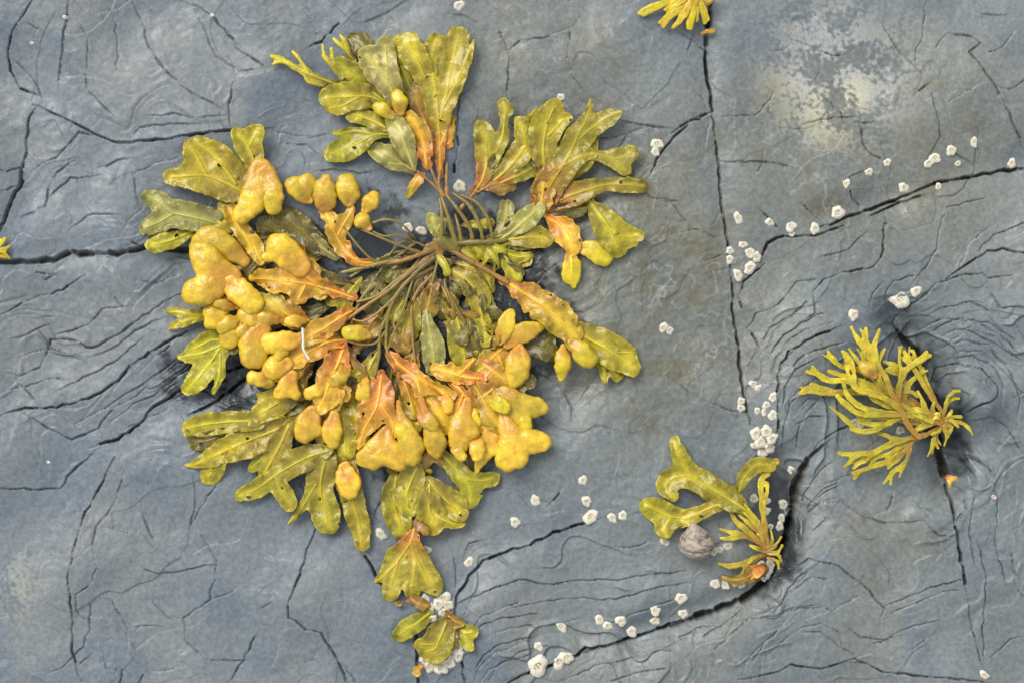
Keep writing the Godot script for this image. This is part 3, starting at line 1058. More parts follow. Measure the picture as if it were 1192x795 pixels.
func crack_lines() -> void:
	crack(1.6, 4.4, 0, [37.4, 0, 27.2, 17, 13.6, 34, 6.1, 57.7, 8.5, 81.5, 20.4, 101.9, 39, 108.7])
	crack(1.3, 3, 0, [81.5, 0, 73, 44.1, 66.2, 91.7])
	crack(1, 2.4, 0, [86.6, 17, 101.9, 47.5, 98.5, 101.9, 129, 132.4])
	crack(0.9, 2.4, 0, [130.7, 20.4, 135.8, 50.9, 135.8, 81.5])
	crack(1.3, 3, 1.5, [152.8, 0, 166.4, 34, 169.8, 49.2, 190.2, 79.8, 217.3, 105.3, 261.5, 129])
	crack(1.3, 3, 0, [224.1, 5.1, 244.5, 17, 271.6, 45.8, 275, 56, 307.3, 78.1])
	crack(0.9, 2.2, 0, [227.5, 13.6, 244.5, 50.9, 251.3, 66.2, 280.1, 83.2, 315.8, 79.8])
	crack(1.6, 4, 0, [359.9, 54.3, 373.5, 47.5, 393.9, 27.2])
	crack(0.9, 2.2, 0, [356.5, 0, 368.4, 40.7])
	crack(1.2, 3, 0, [271.6, 96.8, 266.6, 129, 268.3, 142.6])
	crack(1.7, 4.5, 3.5, [35.7, 120.5, 78.1, 139.2, 101.9, 152.8, 135.8, 166.4, 190.2, 163, 237.7, 156.2, 268.3, 152.8, 305.6, 149.4], 18.0)
	crack(1.3, 3, 0, [34, 196.9, 64.5, 183.4, 90, 154.5, 101.9, 156.2])
	crack(1.7, 5, 0, [40.7, 122.2, 30.6, 135.8, 27.2, 176.6, 23.8, 190.2, 20.4, 217.3, 10.2, 237.7, 0, 268.3])
	crack(1.9, 5, 0, [25.5, 190.2, 23.8, 210.5, 15.3, 230.9, 3.4, 258.1, -13.6, 281.8])
	crack(1.3, 3, 0, [86.6, 186.8, 64.5, 200.3, 54.3, 220.7, 50.9, 241.1, 23.8, 253])
	crack(1, 2.4, 0, [115.4, 203.7, 81.5, 207.1, 61.1, 224.1])
	crack(0.9, 2.2, 0, [115.4, 195.2, 142.6, 185.1])
	crack(1.1, 2.8, 0, [154.5, 203.7, 180, 190.2, 207.1, 185.1])
	crack(0.9, 2.2, 0, [154.5, 200.3, 159.6, 230.9])
	crack(1, 2.4, 0, [79.8, 268.3, 101.9, 251.3, 129, 249.6])
	crack(1.2, 2.6, 0, [146, 268.3, 149.4, 258.1, 166.4, 242.8])
	crack(0.9, 2.4, 0, [156.2, 156.2, 163, 149.4, 190.2, 146, 237.7, 146])
	crack(0.9, 2.2, 0, [169.8, 135.8, 203.7, 134.1, 230.9, 138.5, 258.1, 135.8])
	crack(1.4, 3.4, 0, [-13.6, 196.9, 6.8, 200.3, 20.4, 195.2])
	crack(0.9, 2.2, 0, [0, 224.1, 13.6, 217.3, 20.4, 217.3])
	crack(1, 2.4, 0, [37.4, 44.1, 42.4, 34, 32.3, 27.2])
	crack(0.9, 2.2, 0, [10.2, 64.5, 23.8, 78.1, 37.4, 91.7, 44.1, 108.7])
	crack(1, 2.6, 0, [370.1, 180, 383.7, 186.8])
	crack(0.9, 2.2, 0, [326, 166.4, 356.5, 169.8, 370.1, 180])
	crack(0.9, 2, 0, [315.8, 152.8, 346.3, 159.6, 387.1, 156.2])
	crack(3, 7, 5, [-20.4, 307.5, 0, 305.8, 61.1, 302.4, 78.1, 294, 135.8, 295.7, 166.4, 288.9, 217.3, 290.6, 258.1, 307.5], 22.0)
	crack(1.5, 3.4, 0, [0, 368.7, 17, 356.8, 44.1, 344.9, 71.3, 338.1, 98.5, 321.1])
	crack(1, 2.4, 0, [34, 372.1, 57.7, 368.7])
	crack(1.1, 2.8, 0, [59.4, 390.7, 101.9, 378.8, 118.8, 360.2, 142.6, 358.5, 129, 341.5])
	crack(1.4, 3.4, 1.5, [0, 431.5, 20.4, 438.3, 44.1, 428.1, 56, 395.8, 78.1, 394.1, 105.3, 406, 142.6, 385.6, 190.2, 351.7, 217.3, 338.1])
	crack(1.1, 2.6, 0, [15.3, 440, 37.4, 463.7])
	crack(1.7, 4.4, 2, [-6.8, 485.8, 20.4, 475.6, 64.5, 473.9, 101.9, 463.7, 135.8, 443.4, 149.4, 426.4, 196.9, 395.8, 237.7, 377.1], 20.0)
	crack(2.2, 5.5, 2, [101.9, 521.5, 135.8, 511.3, 159.6, 494.3, 176.6, 473.9, 210.5, 453.5, 258.1, 433.2, 295.4, 423], 16.0)
	crack(1.4, 3, 0, [27.2, 480.7, 54.3, 497.7, 81.5, 511.3, 112.1, 497.7, 129, 477.3])
	crack(1.2, 3, 0, [159.6, 436.6, 176.6, 419.6, 196.9, 402.6])
	crack(2.2, 6, 0, [217.3, 484.1, 244.5, 470.5, 271.6, 450.2, 298.8, 429.8])
	crack(1, 2.4, 0, [112.1, 480.7, 135.8, 463.7, 159.6, 450.2, 203.7, 419.6])
	crack(1, 2.4, 0, [84.9, 494.3, 115.4, 477.3, 142.6, 470.5, 169.8, 450.2])
	crack(1, 2.4, 0, [61.1, 456.9, 101.9, 436.6, 129, 423, 163, 395.8])
	crack(0.9, 2.2, 0, [190.2, 436.6, 203.7, 423, 217.3, 419.6])
	crack(0.9, 2.2, 0, [203.7, 463.7, 224.1, 450.2, 237.7, 450.2])
	crack(1.2, 3, 0, [40.7, 319.4, 50.9, 326.2, 61.1, 321.1, 40.7, 317.7])
	crack(1.3, 3, 0, [146, 278.7, 163, 287.2])
	crack(1, 2.4, 0, [149.4, 324.5, 176.6, 331.3, 203.7, 321.1])
	crack(1.3, 3.2, 0, [-6.8, 567.4, 20.4, 569.1, 67.9, 569.1, 81.5, 548.8, 105.3, 528.4])
	crack(1.5, 3.6, 1.5, [132.4, 531.8, 115.4, 565.7, 98.5, 596.3, 88.3, 626.9, 80.8, 671, 84.9, 715.2, 86.6, 755.9, 91.7, 776.3, 101.9, 806.8])
	crack(1.1, 2.6, 0, [146, 545.4, 132.4, 586.1, 112.1, 613.3, 108.7, 633.7, 113.8, 660.8, 108.7, 676.1, 90, 691.4, 90, 708.4, 100.2, 720.2])
	crack(0.9, 2.2, 0, [90, 776.3, 101.9, 764.4])
	crack(1.1, 2.6, 0, [122.2, 762.7, 125.6, 776.3, 144.3, 779.7, 139.2, 796.6])
	crack(1.2, 2.8, 0, [234.3, 623.5, 251.3, 654, 251.3, 674.4, 244.5, 688, 244.5, 698.2, 213.9, 720.2, 215.6, 745.7, 230.9, 759.3])
	crack(1, 2.4, 0, [220.7, 611.6, 234.3, 589.5, 251.3, 565.7])
	crack(0.9, 2.2, 0, [225.8, 552.2, 226.8, 589.5, 220.7, 611.6])
	crack(0.9, 2.2, 0, [159.6, 659.1, 183.4, 667.6, 217.3, 664.2, 244.5, 657.4])
	crack(0.8, 1.8, 0, [118.8, 613.3, 149.4, 620.1])
	crack(1.4, 4.5, 0, [346.3, 562.4, 356.5, 575.9, 359.9, 596.3, 366.7, 615, 358.2, 640.4, 349.7, 667.6, 334.5, 705, 336.2, 718.5, 356.5, 732.1, 373.5, 737.2, 387.1, 759.3, 400, 786.5, 407.5, 806.8])
	crack(1.2, 2.8, 0, [264.9, 796.6, 281.8, 769.5, 295.4, 742.3])
	crack(0.8, 2, 0, [244.5, 698.2, 271.6, 688])
	crack(0.9, 2, 0, [118.8, 688, 135.8, 708.4, 149.4, 732.1, 149.4, 755.9])
	crack(0.8, 1.8, 0, [149.4, 730.4, 183.4, 728.7])
	crack(0.8, 1.8, 0, [176.6, 781.4, 203.7, 778])
	crack(0.8, 1.8, 0, [237.7, 767.8, 281.8, 768.8])
	crack(1, 2.4, 0, [0, 718.5, 10.2, 715.2, 20.4, 728.7])
	crack(0.8, 1.8, 0, [169.8, 694.8, 200.3, 721.9])
	crack(0.8, 2, 0, [298.8, 711.8, 310.7, 703.3])
	crack(0.8, 2, 0, [163, 589.5, 169.8, 613.3, 176.6, 626.9])
	crack(2.2, 6, 2.5, [529, 721.9, 530.7, 694.8, 546, 671, 563, 654, 590.2, 642.1, 617.3, 633.7, 644.5, 620.1, 671.6, 611.6, 695.4, 603.8], 18.0)
	crack(1.1, 2.8, 0, [540.9, 715.2, 549.4, 694.8, 576.6, 682.9, 603.7, 674.4, 644.5, 681.2, 671.6, 676.1, 719.2, 674.4, 739.6, 671, 800, 664.2])
	crack(1, 2.6, 0, [715.8, 637.1, 739.6, 637.1, 753.1, 630.3, 770.1, 632])
	crack(0.8, 1.8, 0, [590.2, 708.4, 637.7, 699.9, 681.8, 696.5, 705.6, 699.9])
	crack(2.6, 7, 6, [583.4, 800, 607.1, 786.5, 637.7, 776.3, 671.6, 762.7, 681.8, 755.9, 719.2, 749.1, 759.9, 735.5, 800, 720.2], 16.0)
	crack(1.6, 3.4, 0, [637.7, 589.5, 651.3, 574.2])
	crack(1.1, 2.6, 0, [539.2, 650.6, 540.9, 640.4, 546, 633.7, 556.2, 630.3])
	crack(2.2, 6, 0, [484.9, 725.3, 484.9, 762.7, 486.6, 800])
	crack(1.9, 5, 0, [534.1, 725.3, 537.5, 769.5, 540.9, 800])
	crack(2.2, 6, 0, [420.4, 640.4, 434, 660.8, 437.4, 671, 461.1, 694.8])
	crack(1, 2.4, 0, [450.9, 575.9, 437.4, 592.9, 432.3, 609.9])
	crack(0.9, 2.2, 0, [732.8, 694.8, 726, 688])
	crack(1, 2.4, 0, [746.3, 767.8, 753.1, 761])
	crack(0.9, 2.2, 0, [603.7, 742.3, 617.3, 747.4])
	crack(1, 2.4, 0, [549.4, 783.1, 563, 762.7, 583.4, 749.1, 617.3, 742.3])
	crack(1, 2.4, 0, [569.8, 793.3, 576.6, 776.3, 603.7, 759.3, 637.7, 752.5])
	crack(0.9, 2.2, 0, [546, 735.5, 563, 715.2, 603.7, 701.6])
	crack(0.9, 2.2, 0, [396.6, 776.3, 410.2, 786.5, 417, 800])
	crack(4, 12, 7, [781.8, 730.4, 812.4, 718.5, 836.1, 710.1, 873.5, 694.8, 897.3, 674.4, 909.1, 650.6, 922.7, 606.5, 926.8, 569.1, 940.7, 535.2, 958.4, 518.2], 15.0)
	crack(1.2, 3, 0, [932.9, 637.1, 938, 603.1, 958.4, 582.7, 982.2, 586.1, 1009.3, 603.1, 1033.1, 609.9, 1077.2, 606.5, 1094.2, 625.2, 1111.2, 623.5])
	crack(0.9, 2.2, 0, [941.4, 623.5, 958.4, 606.5])
	crack(1.2, 3, 0, [1033.1, 603.1, 1041.6, 579.3])
	crack(0.9, 2.2, 0, [1080.6, 601.4, 1104.4, 581])
	crack(0.8, 2, 0, [1070.4, 586.1, 1080.6, 601.4])
	crack(1.3, 3, 1.5, [917.6, 667.6, 941.4, 650.6, 975.4, 657.4, 1012.7, 688, 1029.7, 708.4, 1026.3, 718.5])
	crack(1.1, 2.8, 0, [1029.7, 706.7, 1056.9, 693.1, 1090.8, 681.2, 1118, 674.4])
	crack(1, 2.4, 0, [1036.5, 715.2, 1073.8, 698.2, 1097.6, 688, 1124.8, 688])
	crack(1, 2.6, 0, [904.1, 715.2, 927.8, 708.4, 961.8, 706.7, 968.6, 710.1, 999.1, 694.8])
	crack(4.5, 12, 0, [1095.9, 518.2, 1102.7, 535.2, 1107.8, 553.9])
	crack(2.4, 7, 0, [1107.1, 552.2, 1112.9, 613.3, 1121.4, 660.8, 1124.8, 688])
	crack(1.2, 3, 0, [1124.8, 688, 1129.9, 721.9, 1141.7, 769.5])
	crack(1.3, 3, 0, [1116.3, 528.4, 1131.6, 531.8, 1141.7, 538.6])
	crack(1.1, 2.8, 0, [1138.3, 626.9, 1148.5, 671, 1145.1, 728.7, 1145.1, 762.7])
	crack(1.6, 4, 2, [859.9, 791.6, 883.7, 786.5, 907.4, 783.1, 921, 774.6, 958.4, 779.7, 975.4, 772.9, 995.7, 767.8, 1029.7, 783.1, 1063.6, 786.5, 1104.4, 788.2, 1145.1, 793.3])
	crack(1.2, 3, 0, [1148.5, 769.5, 1179.1, 745.7, 1192, 742.3])
	crack(1, 2.4, 0, [1056.9, 759.3, 1077.2, 745.7])
	crack(0.9, 2.2, 0, [1012.7, 752.5, 1039.9, 742.3])
	crack(1, 2.6, 0, [802.2, 762.7, 812.4, 749.1, 842.9, 742.3, 856.5, 718.5])
	crack(1, 2.4, 0, [873.5, 776.3, 880.3, 762.7, 893.9, 742.3, 921, 721.9])
	crack(0.9, 2.2, 0, [785.2, 745.7, 812.4, 732.1, 832.7, 728.7])
	crack(0.9, 2.2, 0, [863.3, 786.5, 870.1, 766.1, 910.8, 728.7])
	crack(0.8, 2, 0, [893.9, 762.7, 907.4, 749.1, 934.6, 728.7, 955, 725.3, 975.4, 735.5, 982.2, 755.9])
	crack(1.2, 3, 0, [1107.8, 559, 1124.8, 572.5, 1126.5, 592.9, 1114.6, 606.5])
	crack(0.9, 2.2, 0, [934.6, 565.7, 961.8, 562.4, 995.7, 552.2])
	crack(0.9, 2.2, 0, [938, 592.9, 955, 575.9, 975.4, 565.7])
	crack(1, 2.4, 0, [1009.3, 545.4, 1029.7, 552.2])
	crack(2, 5.5, 0, [851.4, 314.3, 854.8, 361.9, 861.6, 409.4, 865, 450.2, 873.5, 494.3])
	crack(1.7, 4, 0, [890.5, 307.5, 866.7, 327.9, 861.6, 344.9, 865, 358.5])
	crack(2.2, 6, 0, [883.7, 304.1, 893.9, 283.8, 904.1, 277, 951.6, 273.6, 982.2, 263.4])
	crack(1.5, 3.6, 0, [948.2, 338.1, 958.4, 326.2, 988.9, 316, 1017.8, 310.9, 1026.3, 300.7, 1031.4, 260])
	crack(0.9, 2.2, 0, [946.5, 305.8, 958.4, 299, 985.5, 292.3, 1002.5, 275.3])
	crack(1.1, 2.6, 0, [1022.9, 314.3, 1043.3, 321.1])
	crack(1.2, 2.8, 0, [1060.3, 333, 1084, 304.1, 1090.8, 290.6, 1097.6, 260])
	crack(1.6, 4, 0, [1104.4, 324.5, 1124.8, 309.2, 1151.9, 292.3, 1168.9, 288.9, 1199.5, 297.4])
	crack(1.4, 3.4, 0, [1050.1, 365.3, 1063.6, 355.1, 1090.8, 331.3, 1118, 321.1, 1145.1, 319.4, 1151.9, 324.5, 1179.1, 321.1])
	crack(1.2, 2.8, 0, [1012.7, 358.5, 1014.4, 341.5, 1022.9, 333])
	crack(1.1, 2.8, 0, [873.5, 394.1, 871.8, 382.2, 880.3, 365.3, 907.4, 355.1, 927.8, 327.9, 948.2, 326.2])
	crack(1.1, 2.6, 0, [946.5, 338.1, 948.2, 365.3, 941.4, 368.7])
	crack(1, 2.6, 0, [893.9, 419.6, 907.4, 395.8, 931.2, 375.4, 955, 365.3])
	crack(2, 5, 2, [904.1, 463.7, 905.8, 429.8, 917.6, 409.4, 941.4, 394.1, 972, 382.2], 18.0)
	crack(1.3, 3, 0, [910.8, 436.6, 934.6, 412.8, 961.8, 404.3, 982.2, 399.2])
	crack(1.7, 4.4, 0, [902.4, 518.1, 904.1, 497.7, 905.8, 463.7])
	crack(1.8, 4.4, 0, [948.2, 521.5, 968.6, 504.5, 992.3, 494.3])
	crack(4.2, 12, 0, [1050.1, 385.6, 1060.3, 395.8, 1073.8, 409.4, 1084, 436.6, 1094.2, 463.7, 1099.3, 497.7, 1102.7, 538.4])
	crack(1.5, 3.4, 0, [1050.1, 385.6, 1046.7, 375.4, 1053.5, 361.9])
	crack(1.6, 4, 0, [1090.8, 450.2, 1097.6, 429.8, 1118, 423, 1145.1, 429.8, 1160.4, 450.2, 1158.7, 460.3, 1131.6, 473.9, 1121.4, 487.5])
	crack(1, 2.6, 0, [1084, 389, 1097.6, 378.8, 1118, 372.1, 1151.9, 375.4, 1182.5, 395.8])
	crack(1, 2.6, 0, [1094.2, 409.4, 1118, 392.4])
	crack(1.6, 3.8, 0, [871.8, 426.4, 883.7, 402.6, 876.9, 389])
	crack(0.9, 2.2, 0, [1151.9, 334.7, 1165.5, 358.5, 1192, 358.5])
	crack(0.9, 2.4, 0, [1087.4, 402.6, 1107.8, 385.6, 1131.6, 382.2, 1158.7, 392.4, 1192, 423])
	crack(0.9, 2.4, 0, [1101, 423, 1121.4, 409.4, 1145.1, 409.4, 1168.9, 429.8, 1192, 463.7])
	crack(0.9, 2.2, 0, [1073.8, 372.1, 1097.6, 358.5, 1131.6, 351.7, 1151.9, 361.9])
	crack(0.9, 2.2, 0, [1179.1, 463.7, 1192, 456.9])
	crack(0.9, 2.2, 0, [1124.8, 490.9, 1151.9, 484.1, 1172.3, 497.7, 1192, 528.3])
	crack(0.9, 2.4, 0, [934.6, 450.2, 917.6, 463.7, 915.9, 490.9])
	crack(0.9, 2.2, 0, [927.8, 477.3, 941.4, 463.7, 955, 467.1])
	crack(0.9, 2.2, 0, [921, 497.7, 941.4, 484.1, 955, 484.1])
	crack(0.9, 2.2, 0, [880.3, 419.6, 893.9, 402.6, 904.1, 382.2, 927.8, 365.3])
	crack(0.9, 2, 0, [1118, 314.3, 1131.6, 280.4, 1151.9, 266.8])
	crack(0.9, 2, 0, [1135, 297.4, 1158.7, 273.6, 1192, 260])
	crack(0.9, 2.2, 0, [792, 270.2, 812.4, 266.8, 832.7, 277])
	crack(0.9, 2.2, 0, [822.6, 304.1, 839.5, 297.4])
	crack(3.4, 12, 0, [830, -10.2, 826, 20.4, 822.6, 50.9])
	crack(2.6, 9, 0, [822.6, 50.9, 820.9, 67.9, 824.3, 95.1, 829.4, 129])
	crack(1.6, 4.5, 0, [828.7, 122.2, 836.1, 186.8, 840.2, 237.7, 843.6, 258.1])
	crack(1.5, 4.2, 0, [838.9, 227.5, 842.9, 254.7, 847, 281.8, 852.4, 326])
	crack(1.8, 4.4, 0, [781.8, 156.2, 792, 149.4, 809, 139.2, 829.4, 130.7])
	crack(1.1, 2.8, 0, [837.8, 188.5, 859.9, 188.5, 883.7, 188.5, 917.6, 193.5])
	crack(0.9, 2.2, 0, [832.7, 137.5, 880.3, 134.1, 897.3, 115.4, 900.7, 108.7, 893.9, 101.9])
	crack(1.1, 2.8, 0, [910.8, 37.4, 924.4, 47.5, 961.8, 61.1, 978.8, 64.5])
	crack(1.1, 2.6, 0, [958.4, 74.7, 949.9, 93.4])
	crack(1.1, 2.6, 0, [961.8, 115.4, 978.8, 130.7, 982.2, 139.2])
	crack(0.9, 2.2, 0, [924.4, 47.5, 914.2, 57.7, 897.3, 59.4])
	crack(1.5, 3.6, 0, [995.7, 142.6, 1012.7, 142.6])
	crack(1.3, 3.2, 0, [1002.5, 142.6, 1005.9, 166.4, 1016.1, 180, 1026.3, 185.1, 1036.5, 193.5])
	crack(1.2, 2.8, 0, [977.1, 205.4, 988.9, 205.4, 1002.5, 200.3])
	crack(1.3, 3, 0, [988.9, 213.9, 992.3, 230.9, 1002.5, 239.4])
	crack(2.6, 7, 3, [951.6, 266.6, 995.7, 249.6, 1029.7, 237.7, 1060.3, 225.8, 1097.6, 210.5, 1131.6, 205.4, 1165.5, 198.6, 1209.7, 193.5], 14.0)
	crack(1.8, 5, 0, [1009.3, 254.7, 1043.3, 237.7, 1073.8, 227.5])
	crack(1.2, 3, 0, [929.5, 236, 951.6, 254.7])
	crack(1.3, 3, 0, [963.5, 230.9, 970.3, 242.8])
	crack(1.2, 3, 0, [883.7, 244.5, 904.1, 264.9])
	crack(1.5, 3.6, 0, [1031.4, 269.9, 1033.1, 244.5])
	crack(1.4, 3.4, 0, [1090.8, 54.3, 1104.4, 37.4, 1131.6, 42.4, 1141.7, 50.9, 1128.2, 61.1, 1148.5, 88.3, 1158.7, 101.9, 1168.9, 118.8, 1182.5, 146, 1196.1, 176.6])
	crack(1, 2.6, 0, [1158.7, 100.2, 1175.7, 105.3, 1196.1, 91.7])
	crack(0.9, 2.2, 0, [1145.1, 64.5, 1165.5, 56, 1179.1, 40.7])
	crack(1, 2.4, 0, [1099.3, 164.7, 1111.2, 176.6, 1131.6, 188.5])
	crack(0.9, 2.2, 0, [1135, 159.6, 1138.3, 166.4])
	crack(0.9, 2, 0, [1104.4, 118.8, 1141.7, 98.5])
	crack(1.1, 2.6, 0, [1063.6, 112.1, 1077.2, 100.2])
	crack(0.9, 2.2, 0, [1046.7, 115.4, 1051.8, 122.2])
	crack(1, 2.4, 0, [1094.2, 269.9, 1104.4, 241.1, 1148.5, 230.9])
	crack(0.9, 2.2, 0, [890.5, 173.2, 887.1, 190.2, 882, 200.3])
	crack(0.8, 1.8, 0, [1080.6, 101.9, 1090.8, 135.8, 1094.2, 159.6, 1077.2, 190.2])
	crack(0.9, 2.2, 0, [934.6, 146, 955, 139.2, 995.7, 135.8])
	crack(0.8, 1.8, 0, [890.5, 101.9, 897.3, 129, 907.4, 149.4, 934.6, 149.4])
	crack(0.8, 1.8, 0, [1022.9, 20.4, 1050.1, 61.1, 1073.8, 84.9])
	crack(1, 2.4, 0, [1138.3, 11.9, 1151.9, 17, 1168.9, 17])
	crack(1.1, 2.8, 0, [591.7, 57.7, 605.3, 47.5, 639.2, 42.4])
	crack(1.1, 2.6, 0, [593.4, 61.1, 590, 112.1])
	crack(1.1, 2.8, 0, [664.7, 30.6, 661.3, 67.9, 666.4, 88.3, 673.2, 98.5])
	crack(1.6, 4, 0, [829.4, 132.4, 805.6, 140.9, 785.2, 159.6, 768.3, 180, 758.1, 200.3])
	crack(2, 5, 0, [530.6, 149.4, 534, 169.8, 528.9, 200.3])
	crack(1.6, 4, 2, [591.7, 142.6, 605.3, 149.4, 635.8, 135.8])
	crack(1.3, 3, 2, [717.3, 139.2, 744.5, 146, 771.6, 149.4])
	crack(1.1, 2.6, 0, [534, 108.7, 532.3, 149.4])
	crack(0.9, 2.2, 0, [520.4, 15.3, 537.4, 17, 556, 25.5])
	crack(0.8, 2, 0, [764.9, 234.3, 781.8, 237.7, 798.8, 258.1])
	crack(0.8, 2, 0, [578.1, 27.2, 584.9, 44.1, 590, 57.7])
	crack(0.8, 2, 0, [639.2, 42.4, 666.4, 30.6, 683.4, 13.6])
	crack(1, 2.4, 0, [788.6, 34, 815.8, 54.3, 826, 64.5])
	crack(0.8, 2, 0, [798.8, 64.5, 805.6, 44.1])
	crack(0.9, 2.4, 0, [690.2, 163, 717.3, 159.6, 751.3, 149.4])
	crack(0.9, 2.2, 0, [737.7, 217.3, 758.1, 230.9, 788.6, 234.3])
	crack(0.9, 2.2, 0, [758.1, 200.3, 764.9, 217.3, 761.5, 234.3])
	crack(0.9, 2.2, 0, [734.3, 152.8, 717.3, 176.6, 703.7, 183.4])
	crack(1, 2.6, 0, [929.5, 637.1, 931.9, 606.5, 938, 575.9, 951.6, 552.2, 968.6, 538.6])
	crack(1, 2.6, 0, [936.3, 620.1, 941.4, 592.9, 955, 572.5, 975.4, 562.4])
	crack(1, 2.6, 0, [905.8, 701.6, 921, 688, 944.8, 671, 961.8, 674.4])
	crack(1, 2.6, 0, [893.9, 715.2, 910.8, 701.6, 917.6, 684.6, 934.6, 667.6])
	crack(1, 2.6, 0, [1131.6, 545.4, 1135, 579.3, 1128.2, 613.3, 1135, 654])
	crack(1, 2.6, 0, [1151.9, 538.6, 1162.1, 586.1, 1158.7, 637.1, 1172.3, 681.2])
	crack(1, 2.6, 0, [1175.7, 637.1, 1182.5, 677.8, 1192, 694.8])
	crack(1, 2.6, 0, [826, 759.3, 853.1, 735.5, 880.3, 715.2, 904.1, 705])
	crack(1, 2.6, 0, [812.4, 742.3, 839.5, 728.7, 866.7, 708.4])
	crack(1, 2.6, 0, [982.2, 725.3, 1002.5, 742.3, 1029.7, 745.7, 1063.6, 728.7, 1090.8, 721.9])
	crack(1, 2.6, 0, [927.8, 735.5, 955, 735.5, 982.2, 755.9, 995.7, 762.7])
	crack(1.1, 2.8, 0, [909.1, 477.3, 912.5, 450.2, 924.4, 429.8, 944.8, 419.6])
	crack(1.1, 2.8, 0, [910.8, 528.3, 911.5, 497.7, 919.3, 470.5, 934.6, 450.2, 951.6, 440])
	crack(1.1, 2.8, 0, [927.8, 528.3, 927.8, 504.5, 938, 480.7, 955, 463.7, 975.4, 456.9])
	crack(1.1, 2.8, 0, [1097.6, 450.2, 1107.8, 436.6, 1124.8, 433.2, 1141.7, 443.4])
	crack(1.1, 2.8, 0, [1162.1, 477.3, 1168.9, 450.2, 1158.7, 426.4, 1135, 414.5, 1111.2, 416.2])
	crack(1.1, 2.8, 0, [1182.5, 497.7, 1187.6, 463.7, 1175.7, 429.8, 1151.9, 402.6, 1121.4, 395.8, 1094.2, 406])
	crack(1.1, 2.8, 0, [1192, 416.2, 1165.5, 389, 1131.6, 372.1, 1097.6, 372.1, 1073.8, 385.6])
	crack(1.1, 2.8, 0, [897.3, 450.2, 900.7, 423, 910.8, 402.6, 934.6, 385.6, 968.6, 375.4])
	crack(1.1, 2.8, 0, [887.1, 402.6, 897.3, 382.2, 921, 368.7, 938, 351.7])
	crack(1.1, 2.8, 0, [1036.5, 361.9, 1029.7, 344.9, 1039.9, 327.9, 1063.6, 321.1])
	crack(0.9, 2.5, 0, [552.8, 793.3, 559.6, 772.9, 576.6, 759.3, 603.7, 750.8])
	crack(0.9, 2.5, 0, [542.6, 762.7, 546, 742.3, 563, 725.3, 590.2, 718.5, 624.1, 715.2])
	crack(0.9, 2.5, 0, [576.6, 735.5, 610.5, 728.7, 644.5, 728.7, 678.4, 721.9])
	crack(0.9, 2.5, 0, [559.6, 793.3, 569.8, 779.7, 590.2, 769.5, 617.3, 762.7])
	crack(0.9, 2.5, 0, [692, 701.6, 726, 694.8, 759.9, 684.6, 800, 677.8])
	crack(0.9, 2.5, 0, [705.6, 728.7, 739.6, 715.2, 773.5, 701.6, 800, 694.8])
	crack(0.9, 2.5, 0, [658.1, 793.3, 692, 776.3, 726, 769.5, 766.7, 755.9, 800, 742.3])
	crack(0.9, 2.5, 0, [705.6, 794.9, 739.6, 783.1, 773.5, 776.3])
	crack(0.9, 2.4, 0, [20.4, 416.2, 47.5, 406, 67.9, 409.4])
	crack(0.9, 2.4, 0, [0, 395.8, 20.4, 392.4, 50.9, 378.8])
	crack(0.9, 2.4, 0, [129, 490.9, 152.8, 470.5, 176.6, 460.3, 203.7, 440])
	crack(0.9, 2.4, 0, [142.6, 501.1, 176.6, 484.1, 203.7, 470.5])
	crack(0.9, 2.4, 0, [101.9, 416.2, 129, 406, 156.2, 385.6, 183.4, 372.1])
	crack(0.9, 2.4, 0, [0, 456.9, 27.2, 450.2, 61.1, 440, 88.3, 443.4])


